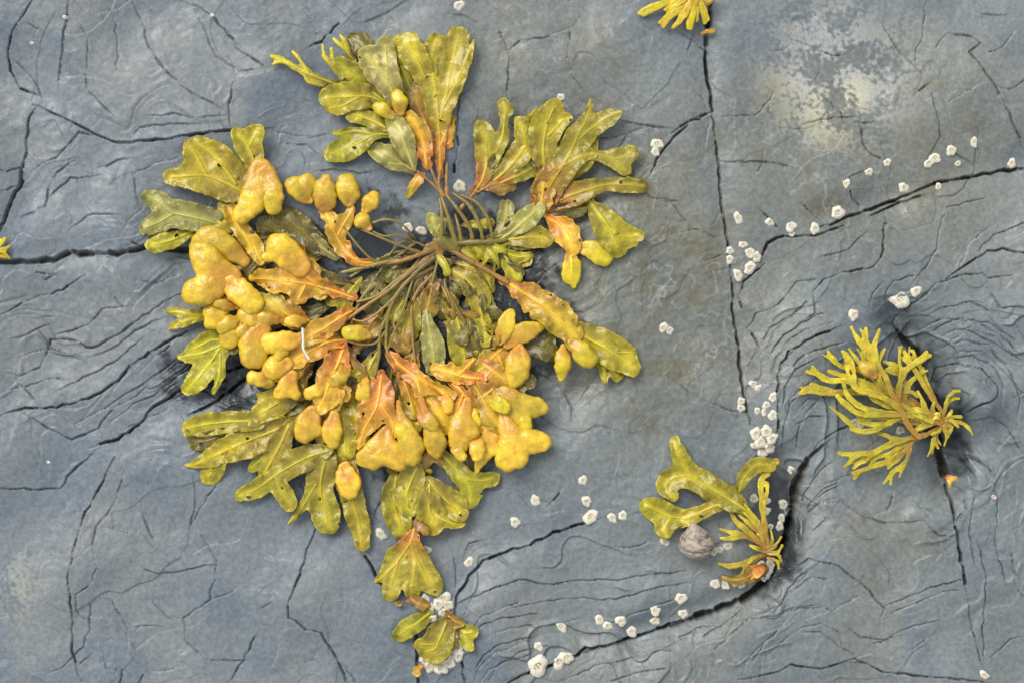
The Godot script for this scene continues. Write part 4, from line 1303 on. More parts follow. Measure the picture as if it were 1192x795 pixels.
func big_clump() -> void:
	var o := thing("bladder_wrack", 515, 287, "large olive and orange seaweed clump with many swollen yellow tips", "seaweed")
	under_fronds(o)
	weed(o, "frond", "rust", 10, 17, [[513, 205, 3, 512, 170, 7, 511, 145, 10, 508, 110, 14, 503, 75, 14, 509, 50, 9], [514, 140, 9, 524, 95, 13, 530, 62, 13, 534, 45, 11], [518, 125, 8, 535, 90, 8, 547, 62, 4, 552, 50, 1.5]])
	weed(o, "frond", "olive", 14, 22, [[502, 110, 5, 492, 85, 11, 481, 64, 14, 474, 52, 10], [494, 90, 8, 484, 66, 8, 483, 45, 4]])
	weed(o, "frond", "green", 9, 13, [[480, 110, 6, 470, 85, 11, 459, 62, 12, 452, 52, 8]])
	weed(o, "frond", "grey", 16, 26, [[466, 130, 6, 455, 103, 13, 441, 80, 16, 430, 68, 11], [452, 95, 11, 451, 70, 11, 449, 56, 9]])
	weed(o, "frond", "olive", 12, 20, [[458, 124, 6, 430, 114, 12, 402, 115, 15, 383, 116, 10], [420, 114, 11, 400, 125, 9, 385, 128, 5]])
	weed(o, "frond", "green", 10, 16, [[450, 120, 7, 430, 105, 11, 410, 88, 13, 399, 78, 9]])
	weed(o, "frond", "dark", 7, 10, [[440, 95, 8, 430, 70, 11, 420, 53, 12, 412, 48, 8]])
	weed(o, "frond", "wrack", 8, 12, [[395, 100, 4, 362, 88, 4, 340, 77, 3.4, 326, 70, 3], [328, 71, 3, 317, 67, 1.8], [328, 72, 2.8, 319, 76, 1.8], [360, 87, 3, 349, 70, 2.6, 342, 62, 1.6], [378, 101, 2.6, 360, 97, 2.2, 357, 93, 1.6]], {"rib": 0.8, "cell": 0.9, "ruffle": 0.8, "wob": 0.8, "blotch": 0})
	weed(o, "frond", "wrack", 12, 18, [[405, 92, 4, 395, 84, 3.4, 385, 76, 3, 378, 66, 2.4, 377, 55, 1.6], [392, 82, 3, 388, 68, 2.2, 387, 59, 1.6]], {"rib": 0.8, "cell": 0.9, "ruffle": 0.8, "wob": 0.8, "blotch": 0})
	weed(o, "frond", "wrack", 14, 20, [[412, 72, 4, 405, 62, 3.6, 402, 50, 3, 398, 44, 2], [405, 60, 3, 396, 54, 2.4, 390, 48, 1.8]], {"rib": 0.8, "cell": 0.9, "ruffle": 0.8, "wob": 0.8, "blotch": 0})
	weed(o, "frond", "green", 9, 12, [[457, 158, 4, 438, 158, 6, 418, 168, 11, 399, 176, 13, 388, 180, 9], [436, 158, 4, 415, 154, 5, 398, 156, 4, 388, 156, 1.5]])
	weed(o, "frond", "grey", 14, 22, [[482, 198, 3, 476, 180, 9, 468, 160, 12, 461, 146, 10]])
	weed(o, "frond", "grey", 10, 15, [[484, 200, 4, 466, 190, 9, 450, 182, 11, 438, 176, 8], [470, 193, 7, 455, 192, 5]])
	weed(o, "frond", "orange", 11, 17, [[497, 195, 4, 494, 172, 9, 487, 150, 11, 478, 140, 7]])
	weed(o, "frond", "orange", 9, 13, [[507, 180, 5, 518, 160, 8, 523, 142, 7], [512, 170, 5, 523, 168, 3]])
	weed(o, "frond", "amber", 9, 8, [[494, 204, 4, 484, 213, 6, 477, 226, 5]], {"rib": 1})
	weed(o, "receptacle", "lemon", 22, 24, [[468, 133, 5, 466, 122, 9.5, 464, 114, 7.5]], {"puff": 0.62})
	weed(o, "receptacle", "lemon", 17, 19, [[456, 136, 6, 446, 130, 8, 440, 126, 6]], {"puff": 0.62})
	weed(o, "frond", "rust", 9, 13, [[548, 228, 3, 561, 212, 6, 567, 188, 11, 566, 165, 12.5, 561, 152, 9], [570, 192, 7, 584, 165, 7, 587, 142, 4, 589, 130, 8, 586, 122, 6]])
	weed(o, "frond", "olive", 9, 14, [[560, 222, 3, 577, 210, 6, 592, 197, 9, 606, 180, 12, 618, 158, 13, 626, 138, 9]])
	weed(o, "frond", "brown", 10, 9, [[556, 225, 3, 575, 215, 8, 592, 216, 8], [572, 214, 6, 584, 222, 7, 590, 220, 4]])
	weed(o, "frond", "olive", 14, 22, [[635, 200, 5, 632, 175, 14, 636, 148, 15.5, 644, 128, 10], [638, 160, 10, 654, 143, 8, 664, 138, 2.5]])
	weed(o, "frond", "rust", 12, 20, [[632, 250, 3.5, 634, 230, 14, 648, 205, 15.5, 662, 183, 15, 672, 160, 12, 683, 138, 6, 687, 119, 1.6], [672, 165, 12, 690, 150, 11, 708, 138, 9, 720, 133, 4], [655, 195, 12, 680, 183, 7, 698, 182, 6, 716, 187, 10, 732, 181, 9], [714, 187, 8, 727, 200, 6]])
	weed(o, "frond", "rust", 10, 15, [[636, 243, 5, 660, 230, 12, 685, 222, 10, 708, 216, 7, 733, 217, 8.5, 748, 218, 6]])
	weed(o, "frond", "green", 12, 17, [[682, 229, 3, 691, 242, 7, 702, 257, 13, 714, 273, 17, 734, 277, 10, 742, 275, 7], [712, 272, 15, 718, 290, 10]])
	weed(o, "frond", "amber", 14, 12, [[627, 250, 4, 631, 232, 10, 633, 215, 11, 637, 205, 7]], {"blotch": 0.5})
	weed(o, "frond", "orange", 11, 14, [[631, 251, 3, 644, 258, 5, 657, 269, 13, 666, 288, 9]])
	weed(o, "receptacle", "lemon", 14, 12, [[663, 294, 3, 665, 310, 11, 664, 324, 9, 667, 333, 2.5]], {"puff": 0.3, "rib": 1})
	weed(o, "receptacle", "lemon", 12, 12, [[674, 289, 4, 690, 292, 12, 703, 300, 11]], {"puff": 0.38})
	weed(o, "frond", "dark", 7, 8, [[480, 150, 4, 465, 120, 10, 445, 100, 10]])
	weed(o, "frond", "olive", 9, 14, [[505, 120, 5, 497, 95, 10, 500, 65, 10]])
	weed(o, "frond", "green", 10, 14, [[470, 120, 5, 474, 85, 10, 467, 55, 9, 464, 46, 5]])
	weed(o, "frond", "brown", 8, 9, [[505, 165, 4, 490, 130, 9, 485, 110, 9]])
	weed(o, "frond", "olive", 8, 10, [[450, 150, 5, 430, 140, 9, 412, 135, 8]])
	weed(o, "frond", "dark", 8, 9, [[560, 210, 4, 580, 190, 9, 600, 180, 8]])
	weed(o, "frond", "olive", 9, 12, [[640, 230, 5, 652, 205, 11, 678, 190, 10, 690, 170, 6]])
	weed(o, "frond", "green", 10, 12, [[615, 200, 5, 612, 165, 10, 606, 145, 8]])
	weed(o, "frond", "dark", 8, 9, [[640, 245, 5, 665, 245, 9, 690, 240, 8]])
	weed(o, "frond", "brown", 9, 9, [[630, 240, 5, 640, 220, 10, 655, 215, 8]])
	weed(o, "frond", "rust", 10, 12, [[580, 215, 3, 605, 205, 8, 622, 195, 9]])
	weed(o, "frond", "grey", 12, 16, [[570, 286, 3, 584, 268, 6, 589, 252, 8.5, 590, 240, 7]])
	weed(o, "frond", "grey", 13, 20, [[572, 285, 3, 594, 272, 6, 612, 257, 11, 624, 246, 9]])
	weed(o, "frond", "olive", 13, 17, [[588, 280, 5, 608, 278, 9, 624, 277, 12, 635, 280, 8]])
	weed(o, "frond", "green", 10, 11, [[576, 286, 4, 590, 302, 7, 598, 317, 9, 601, 324, 7], [585, 294, 4, 604, 300, 6, 616, 298, 4]])
	weed(o, "frond", "green", 12, 13, [[562, 285, 4, 574, 298, 5, 580, 310, 3], [568, 288, 4, 566, 304, 3, 560, 312, 2], [570, 286, 3, 588, 292, 4, 592, 286, 3]])
	stipe(o, "rusty_stem", 14, 15, 4, [522, 290, 4.5, 545, 303, 4, 570, 317, 3.6, 592, 330, 3.5])
	weed(o, "frond", "amber", 14, 20, [[585, 326, 4, 604, 338, 9, 624, 351, 15, 644, 366, 16, 660, 381, 14, 668, 398, 9]], {"blotch": 0.6, "ruffle": 5})
	weed(o, "frond", "olive", 17, 15, [[660, 380, 5, 680, 392, 14, 704, 405, 17, 725, 418, 14, 736, 428, 9], [715, 410, 12, 733, 410, 7]])
	weed(o, "frond", "green", 9, 8, [[690, 408, 8, 702, 425, 6, 704, 442, 4], [700, 420, 6, 718, 436, 7]])
	weed(o, "receptacle", "lemon", 22, 22, [[666, 398, 6, 676, 409, 11, 684, 418, 11]], {"puff": 0.62})
	weed(o, "receptacle", "lemon", 15, 14, [[655, 403, 4, 655, 418, 9.5, 654, 430, 8, 653, 440, 2.5]], {"puff": 0.62})
	weed(o, "receptacle", "mustard", 15, 18, [[582, 398, 3, 586, 386, 10, 591, 374, 9, 594, 364, 4]], {"puff": 0.35})
	weed(o, "receptacle", "mustard", 13, 14, [[590, 402, 5, 606, 389, 11, 620, 383, 9, 630, 380, 5]], {"puff": 0.4})
	weed(o, "receptacle", "yellow", 18, 20, [[606, 404, 5, 604, 418, 13, 602, 432, 14, 600, 444, 8]], {"puff": 0.62})
	weed(o, "frond", "amber", 11, 13, [[592, 400, 4, 578, 412, 11, 565, 425, 11, 556, 434, 5], [580, 412, 8, 585, 426, 6]])
	weed(o, "frond", "dark", 7, 8, [[612, 402, 6, 630, 405, 12, 645, 411, 8], [630, 405, 9, 640, 395, 7]])
	weed(o, "frond", "olive", 11, 10, [[484, 345, 3, 482, 362, 8, 478, 380, 12, 476, 391, 9]])
	weed(o, "frond", "grey", 13, 14, [[496, 355, 3, 499, 375, 6, 503, 395, 11, 506, 413, 12, 505, 428, 8]])
	weed(o, "frond", "olive", 12, 12, [[526, 356, 4, 535, 380, 13, 540, 405, 15, 542, 424, 12]])
	weed(o, "frond", "brown", 11, 9, [[504, 322, 2.5, 502, 342, 9, 499, 358, 10, 497, 368, 7]])
	weed(o, "frond", "brown", 12, 9, [[508, 322, 2, 517, 338, 5, 524, 354, 9, 524, 366, 6]])
	weed(o, "frond", "olive", 14, 11, [[528, 316, 3, 546, 329, 11, 558, 345, 13, 560, 365, 8, 566, 384, 8, 565, 398, 6]])
	weed(o, "frond", "brown", 11, 10, [[524, 318, 4, 536, 322, 9, 548, 322, 8]])
	weed(o, "frond", "dark", 9, 9, [[452, 318, 5, 440, 324, 8, 430, 336, 10]])
	weed(o, "frond", "olive", 10, 9, [[470, 350, 4, 460, 365, 8, 450, 372, 6]])
	weed(o, "frond", "dark", 8, 8, [[556, 330, 4, 564, 350, 6, 572, 375, 5]])
	stipe(o, "stem", 14, 13, 7, [514, 229, 3.2, 521, 250, 3.6, 527, 270, 3.8, 531, 284, 3.6])
	stipe(o, "stem", 14, 13, 7, [520, 228, 3, 534, 246, 3.2, 547, 266, 3.5, 551, 284, 3.6])
	stipe(o, "stem", 14, 13, 7, [527, 226, 2.8, 546, 240, 3, 558, 262, 3, 563, 284, 2.8])
	stipe(o, "stem", 14, 13, 7, [536, 228, 2.6, 556, 238, 2.8, 569, 258, 2.8, 574, 283, 2.6])
	stipe(o, "stem", 14, 13, 7, [512, 231, 2.6, 515, 252, 3, 513, 288, 3.6])
	stipe(o, "stem", 14, 13, 7, [530, 250, 2.2, 535, 268, 2.8, 538, 286, 2.6])
	stipe(o, "rusty_stem", 12, 14, 2, [514, 200, 2.2, 511, 214, 2.6, 516, 232, 3])
	stipe(o, "rusty_stem", 12, 14, 2, [500, 192, 2, 508, 212, 2.2, 518, 230, 2.6])
	stipe(o, "rusty_stem", 12, 14, 2, [521, 190, 2, 520, 212, 2.6, 521, 232, 3])
	stipe(o, "rusty_stem", 12, 14, 2, [484, 198, 1.8, 500, 212, 2, 515, 226, 2.2])
	stipe(o, "rusty_stem", 10, 12, 2, [556, 222, 2.6, 545, 234, 3, 534, 246, 3])
	stipe(o, "stem", 12, 12, 8, [531, 284, 4, 552, 283, 4.4, 575, 282, 4, 592, 279, 3])
	stipe(o, "stem", 10, 22, 8, [485, 280, 1.8, 468, 262, 1.9, 450, 257, 1.9, 434, 261, 1.7])
	stipe(o, "stem", 10, 20, 6, [484, 282, 1.8, 465, 275, 1.9, 448, 276, 1.8, 434, 270, 1.6])
	stipe(o, "rusty_stem", 12, 16, 6, [512, 287, 4.5, 490, 297, 4, 466, 305, 3.4, 440, 307, 3])
	stipe(o, "stem", 11, 14, 6, [510, 290, 4, 480, 300, 3.6, 450, 306, 3.4, 425, 312, 3.2, 398, 318, 2.6])
	stipe(o, "stem", 12, 18, 6, [508, 294, 4.5, 486, 310, 4, 462, 328, 3.2, 440, 345, 2.6, 416, 352, 2.4])
	stipe(o, "rusty_stem", 14, 20, 7, [505, 298, 3.6, 478, 318, 3, 452, 340, 2.6, 428, 356, 2.4, 400, 376, 2.2])
	stipe(o, "stem", 15, 18, 5, [507, 300, 4, 485, 318, 3.4, 462, 345, 3.2, 452, 372, 2.8, 450, 405, 2.6])
	stipe(o, "rusty_stem", 15, 22, 5, [480, 320, 2.4, 466, 340, 2.2, 444, 362, 2, 425, 374, 1.8, 412, 372, 1.5])
	stipe(o, "stem", 16, 20, 4, [470, 332, 2.2, 456, 362, 2.2, 444, 385, 2.2, 442, 415, 2.2, 437, 438, 2.2])
	stipe(o, "rusty_stem", 14, 14, 5, [458, 372, 1.8, 462, 388, 1.8, 474, 400, 1.8, 487, 409, 1.6])
	stipe(o, "rusty_stem", 16, 24, 4, [454, 378, 2, 440, 398, 2, 424, 401, 2, 404, 396, 2])
	stipe(o, "stem", 12, 12, 4, [512, 296, 3, 506, 320, 2.4, 500, 345, 2.2, 497, 365, 2])
	stipe(o, "stem", 12, 12, 4, [497, 318, 2, 484, 332, 1.8, 482, 350, 1.8])
	stipe(o, "stem", 11, 12, 3, [548, 296, 2.4, 554, 312, 2.2, 570, 340, 2, 576, 362, 1.8])
	stipe(o, "stem", 12, 10, 3, [574, 290, 2, 576, 312, 1.8, 574, 334, 1.6])
	stipe(o, "rusty_stem", 15, 20, 4, [450, 398, 2.2, 452, 410, 2.2, 462, 424, 3])
	weed(o, "holdfast", "dark", 9, 10, [[500, 296, 8, 513, 287, 13, 526, 284, 10], [512, 288, 9, 514, 300, 7, 520, 306, 5]], {"puff": 0.5, "ruffle": 2, "wob": 4})
	weed(o, "frond", "grey", 14, 20, [[514, 280, 4, 508, 266, 8, 504, 256, 7], [510, 268, 6, 516, 258, 5]])
	weed(o, "frond", "green", 16, 18, [[511, 300, 3, 517, 308, 4, 521, 318, 4]], {"rib": 0.8})
	weed(o, "frond", "olive", 16, 22, [[303, 206, 3, 297, 188, 11, 291, 172, 13, 280, 159, 8], [292, 172, 12, 300, 157, 10]])
	weed(o, "frond", "olive", 14, 20, [[290, 228, 8, 264, 214, 19, 242, 206, 18, 217, 207, 12, 201, 208, 8], [242, 204, 15, 232, 186, 14, 225, 173, 9], [276, 216, 16, 262, 196, 18, 245, 178, 13, 234, 170, 9]], {"rib": 2})
	weed(o, "frond", "grey", 11, 16, [[272, 270, 6, 248, 259, 13, 222, 253, 15, 202, 248, 13, 186, 236, 11, 176, 230, 8], [204, 250, 13, 186, 260, 11, 173, 266, 8]], {"rib": 1.9})
	weed(o, "frond", "green", 9, 12, [[236, 262, 8, 216, 274, 7, 200, 281, 9, 180, 286, 8]])
	weed(o, "receptacle", "mustard", 20, 26, [[306, 198, 12, 302, 218, 14, 296, 238, 14, 284, 252, 10]], {"puff": 0.6})
	weed(o, "receptacle", "mustard", 22, 26, [[312, 205, 12, 319, 224, 13, 321, 242, 10]], {"puff": 0.6})
	weed(o, "frond", "mustard", 16, 16, [[270, 246, 8, 278, 262, 9, 288, 278, 8, 296, 292, 6], [284, 270, 6, 296, 285, 9, 306, 305, 5]])
	weed(o, "receptacle", "mustard", 15, 18, [[284, 304, 8, 262, 287, 15, 243, 279, 14, 232, 288, 9]], {"puff": 0.55})
	weed(o, "receptacle", "mustard", 18, 23, [[362, 234, 5, 352, 226, 10, 345, 217, 11], [356, 228, 8, 360, 216, 11]], {"puff": 0.62})
	weed(o, "receptacle", "mustard", 20, 25, [[382, 248, 4, 380, 236, 12, 380, 222, 13, 382, 214, 8]], {"puff": 0.62})
	weed(o, "receptacle", "mustard", 18, 21, [[408, 238, 5, 407, 226, 13, 405, 214, 11]], {"puff": 0.62})
	weed(o, "receptacle", "mustard", 18, 20, [[426, 246, 5, 433, 237, 10, 436, 231, 7]], {"puff": 0.62})
	weed(o, "receptacle", "mustard", 20, 21, [[430, 266, 4, 424, 259, 10]], {"puff": 0.62})
	weed(o, "frond", "dark", 10, 10, [[398, 302, 3, 370, 285, 11, 345, 264, 15, 328, 250, 10]])
	weed(o, "frond", "grey", 13, 12, [[392, 300, 3, 368, 284, 9, 345, 266, 12, 322, 258, 8]])
	weed(o, "frond", "orange", 16, 22, [[440, 307, 2.6, 418, 305, 5, 402, 290, 9, 391, 272, 10, 386, 258, 7, 378, 246, 4], [394, 276, 9, 404, 258, 8, 412, 246, 5]])
	weed(o, "frond", "dark", 8, 8, [[345, 300, 8, 330, 275, 12, 310, 262, 10]])
	weed(o, "receptacle", "yellow", 24, 30, [[272, 325, 13, 252, 314, 17, 243, 302, 17, 237, 294, 12], [262, 324, 15, 244, 336, 18, 230, 342, 14]], {"puff": 0.62})
	weed(o, "receptacle", "yellow", 26, 30, [[272, 333, 12, 286, 343, 15, 297, 354, 12]], {"puff": 0.62})
	weed(o, "receptacle", "yellow", 24, 28, [[352, 312, 12, 338, 298, 17, 328, 289, 16]], {"puff": 0.55})
	weed(o, "frond", "amber", 18, 22, [[344, 300, 14, 357, 318, 14, 368, 334, 10, 378, 345, 5]])
	weed(o, "frond", "orange", 18, 26, [[412, 347, 3, 392, 340, 6, 368, 333, 9, 345, 329, 14, 316, 326, 12, 298, 325, 6], [372, 334, 8, 352, 318, 8, 336, 316, 5], [358, 332, 9, 350, 348, 8]], {"ruffle": 5})
	weed(o, "frond", "amber", 20, 24, [[360, 378, 6, 338, 367, 13, 320, 355, 13, 306, 350, 9]])
	weed(o, "receptacle", "mustard", 22, 24, [[310, 366, 8, 297, 371, 13, 290, 368, 11]], {"puff": 0.62})
	weed(o, "receptacle", "mustard", 18, 20, [[262, 352, 8, 254, 366, 14, 250, 374, 10]], {"puff": 0.62})
	weed(o, "receptacle", "mustard", 18, 20, [[282, 372, 8, 274, 388, 14, 268, 396, 10]], {"puff": 0.5})
	weed(o, "receptacle", "yellow", 24, 26, [[307, 384, 11, 297, 400, 16, 299, 414, 15]], {"puff": 0.62})
	weed(o, "receptacle", "yellow", 26, 28, [[350, 395, 7, 332, 398, 12, 316, 400, 12]], {"puff": 0.62})
	weed(o, "receptacle", "yellow", 27, 27, [[336, 424, 8, 322, 427, 13, 318, 428, 11]], {"puff": 0.62})
	weed(o, "receptacle", "mustard", 22, 22, [[316, 432, 6, 312, 443, 9]], {"puff": 0.55})
	weed(o, "receptacle", "yellow", 24, 24, [[342, 438, 8, 335, 452, 11, 326, 458, 6], [337, 446, 9, 345, 458, 7]], {"puff": 0.62})
	weed(o, "frond", "amber", 17, 21, [[366, 402, 5, 350, 418, 11, 338, 432, 12, 330, 440, 7]])
	weed(o, "frond", "green", 9, 8, [[250, 366, 8, 226, 367, 6, 208, 364, 4.6, 198, 363, 3.6], [234, 369, 6, 212, 376, 5.5, 198, 383, 2]])
	weed(o, "frond", "green", 9, 8, [[272, 396, 5, 252, 405, 13, 232, 412, 11, 210, 415, 3], [258, 405, 9, 242, 428, 13, 226, 447, 10, 219, 452, 7], [258, 412, 6, 257, 436, 5, 250, 457, 1.5], [266, 396, 8, 248, 396, 11, 228, 406, 8]])
	weed(o, "frond", "orange", 20, 28, [[415, 360, 2.6, 398, 370, 7, 377, 384, 11, 358, 394, 9]])
	weed(o, "frond", "orange", 19, 25, [[404, 396, 3, 384, 398, 10, 364, 408, 12, 345, 420, 8, 338, 428, 4]], {"ruffle": 5})
	weed(o, "receptacle", "lemon", 26, 27, [[430, 390, 4, 418, 388, 9.5, 409, 387, 9]], {"puff": 0.62})
	weed(o, "frond", "orange", 19, 24, [[402, 402, 3, 396, 420, 11, 387, 440, 15, 380, 460, 13, 374, 474, 7], [388, 442, 12, 400, 458, 9, 405, 465, 3]], {"blotch": 0.5})
	weed(o, "frond", "brown", 12, 12, [[405, 408, 4, 414, 430, 10, 420, 450, 10]])
	weed(o, "frond", "olive", 12, 13, [[346, 452, 9, 326, 467, 15, 306, 480, 11], [330, 462, 10, 312, 462, 6, 302, 458, 2]])
	weed(o, "frond", "green", 13, 12, [[302, 489, 9, 272, 490, 11, 243, 493, 12, 222, 497, 9]])
	weed(o, "frond", "dark", 8, 8, [[262, 505, 8, 244, 512, 10, 230, 514, 9]])
	weed(o, "frond", "olive", 15, 10, [[345, 490, 5, 322, 500, 15, 298, 509, 18, 270, 521, 14, 246, 532, 10, 230, 539, 4, 217, 541, 1.8]])
	weed(o, "frond", "green", 7, 7, [[262, 530, 6, 250, 545, 11, 244, 554, 9]])
	weed(o, "frond", "olive", 16, 11, [[338, 494, 6, 327, 518, 12, 314, 542, 10, 307, 558, 5]])
	weed(o, "frond", "green", 10, 8, [[312, 530, 5, 300, 538, 7, 294, 544, 5]])
	weed(o, "frond", "olive", 18, 9, [[384, 523, 5, 362, 530, 13, 340, 541, 13, 318, 555, 9, 300, 568, 10, 280, 577, 6], [322, 554, 8, 330, 572, 10, 338, 584, 9]])
	weed(o, "frond", "olive", 18, 9, [[386, 522, 5, 377, 545, 15, 374, 570, 14, 380, 597, 15, 382, 608, 12], [369, 562, 7, 352, 590, 4.5, 337, 608, 1.5]])
	weed(o, "frond", "olive", 14, 9, [[404, 520, 6, 404, 550, 13, 411, 580, 12, 419, 610, 10.5, 422, 632, 8]])
	weed(o, "receptacle", "yellow", 22, 22, [[366, 478, 8, 360, 494, 14, 355, 505, 10], [360, 490, 10, 369, 500, 8]], {"puff": 0.5})
	weed(o, "receptacle", "yellow", 22, 22, [[390, 484, 7, 388, 500, 12, 390, 513, 8]], {"puff": 0.5})
	weed(o, "receptacle", "yellow", 18, 18, [[402, 544, 8, 406, 558, 13, 408, 570, 10], [404, 552, 9, 414, 562, 8]], {"puff": 0.5})
	weed(o, "frond", "amber", 17, 20, [[398, 428, 6, 390, 452, 12, 386, 472, 9, 388, 484, 6]], {"blotch": 0.5})
	weed(o, "frond", "olive", 13, 13, [[400, 480, 8, 402, 505, 12, 404, 525, 9]])
	weed(o, "frond", "amber", 14, 14, [[376, 470, 8, 372, 490, 9, 374, 510, 7]])
	weed(o, "frond", "orange", 21, 26, [[445, 436, 4, 443, 455, 13, 440, 472, 17, 428, 494, 9, 418, 520, 3], [446, 472, 13, 458, 490, 8, 462, 506, 3.5]], {"blotch": 0.3})
	weed(o, "receptacle", "yellow", 20, 22, [[450, 500, 6, 446, 522, 16, 434, 532, 13], [448, 520, 16, 464, 533, 13], [446, 520, 14, 424, 533, 9]], {"puff": 0.5})
	weed(o, "receptacle", "yellow", 25, 23, [[464, 468, 3, 470, 488, 6, 477, 508, 12, 480, 522, 14, 480, 532, 10]], {"puff": 0.62})
	weed(o, "receptacle", "amber", 25, 23, [[484, 450, 3, 494, 474, 5, 504, 498, 10, 508, 514, 12.5, 509, 526, 6]], {"puff": 0.62})
	weed(o, "frond", "orange", 20, 24, [[454, 410, 3, 463, 422, 8, 482, 436, 9, 505, 450, 7, 524, 462, 8], [486, 438, 6, 490, 455, 7]], {"ruffle": 4})
	weed(o, "frond", "amber", 18, 22, [[484, 440, 5, 497, 462, 13, 512, 480, 14, 522, 494, 9]])
	weed(o, "receptacle", "yellow", 28, 27, [[545, 466, 5, 540, 484, 10, 537, 500, 14, 535, 515, 11], [540, 488, 10, 550, 500, 9]], {"puff": 0.62})
	weed(o, "receptacle", "yellow", 22, 20, [[573, 498, 7, 569, 514, 12, 561, 532, 8, 556, 546, 2.5], [568, 516, 9, 578, 522, 7]], {"puff": 0.45})
	weed(o, "receptacle", "yellow", 26, 26, [[586, 482, 5, 592, 500, 12, 598, 518, 17, 590, 534, 13], [598, 514, 15, 618, 512, 14, 632, 514, 10], [598, 518, 14, 604, 532, 11]], {"puff": 0.55})
	weed(o, "receptacle", "mustard", 22, 22, [[578, 456, 6, 592, 464, 14, 606, 476, 14], [600, 470, 12, 622, 473, 12, 630, 475, 8], [596, 470, 10, 606, 490, 8]], {"puff": 0.42})
	weed(o, "frond", "orange", 24, 24, [[560, 440, 4, 540, 438, 10, 518, 432, 9, 508, 428, 4], [535, 436, 7, 548, 422, 4, 556, 416, 1.5]])
	weed(o, "frond", "amber", 22, 25, [[545, 438, 5, 560, 460, 12, 572, 482, 12, 588, 500, 7], [562, 462, 9, 574, 452, 6]])
	weed(o, "frond", "orange", 20, 22, [[520, 436, 4, 538, 455, 7, 555, 478, 8, 568, 500, 7], [540, 458, 6, 532, 478, 7]])
	weed(o, "receptacle", "mustard", 20, 20, [[560, 470, 8, 566, 490, 12, 560, 502, 8]], {"puff": 0.4})
	weed(o, "frond", "amber", 16, 18, [[470, 440, 6, 478, 462, 9, 482, 480, 7]])
	weed(o, "frond", "orange", 20, 22, [[556, 420, 3, 572, 430, 9, 586, 440, 9], [572, 430, 7, 562, 444, 7]])
	weed(o, "frond", "olive", 12, 9, [[486, 542, 5, 480, 556, 13, 474, 574, 15, 477, 592, 9]])
	weed(o, "frond", "green", 8, 7, [[462, 552, 7, 459, 582, 13, 466, 608, 13, 468, 615, 10]])
	weed(o, "frond", "olive", 12, 9, [[500, 558, 4, 512, 574, 13, 528, 589, 15, 535, 596, 10]])
	weed(o, "frond", "olive", 10, 8, [[500, 562, 4, 500, 588, 13, 505, 606, 14], [508, 600, 8, 526, 608, 6, 536, 608, 5]])
	weed(o, "frond", "green", 12, 9, [[512, 525, 6, 533, 547, 10, 548, 566, 12, 548, 580, 10], [540, 556, 8, 560, 559, 8, 574, 556, 8]])
	weed(o, "frond", "olive", 12, 8, [[480, 535, 4, 492, 545, 4, 500, 548, 3]], {"rib": 0})
	weed(o, "frond", "rust", 8, 7, [[484, 608, 2.5, 479, 628, 8, 466, 648, 14, 451, 666, 8, 438, 676, 2.5], [478, 628, 9, 485, 650, 13, 498, 673, 13, 504, 682, 10], [484, 652, 12, 481, 676, 10, 480, 688, 8], [464, 650, 13, 457, 678, 11, 455, 690, 8]])
	stipe(o, "rusty_stem", 10, 9, 1, [490, 585, 2, 486, 600, 2.2, 483, 614, 2.4])
	weed(o, "frond", "brown", 8, 8, [[484, 608, 3, 494, 616, 5, 499, 620, 2]], {"rib": 0})
	weed(o, "frond", "brown", 5, 5, [[476, 694, 3, 486, 700, 5, 498, 704, 3], [480, 696, 3, 466, 700, 2, 452, 699, 1.5]], {"rib": 0})


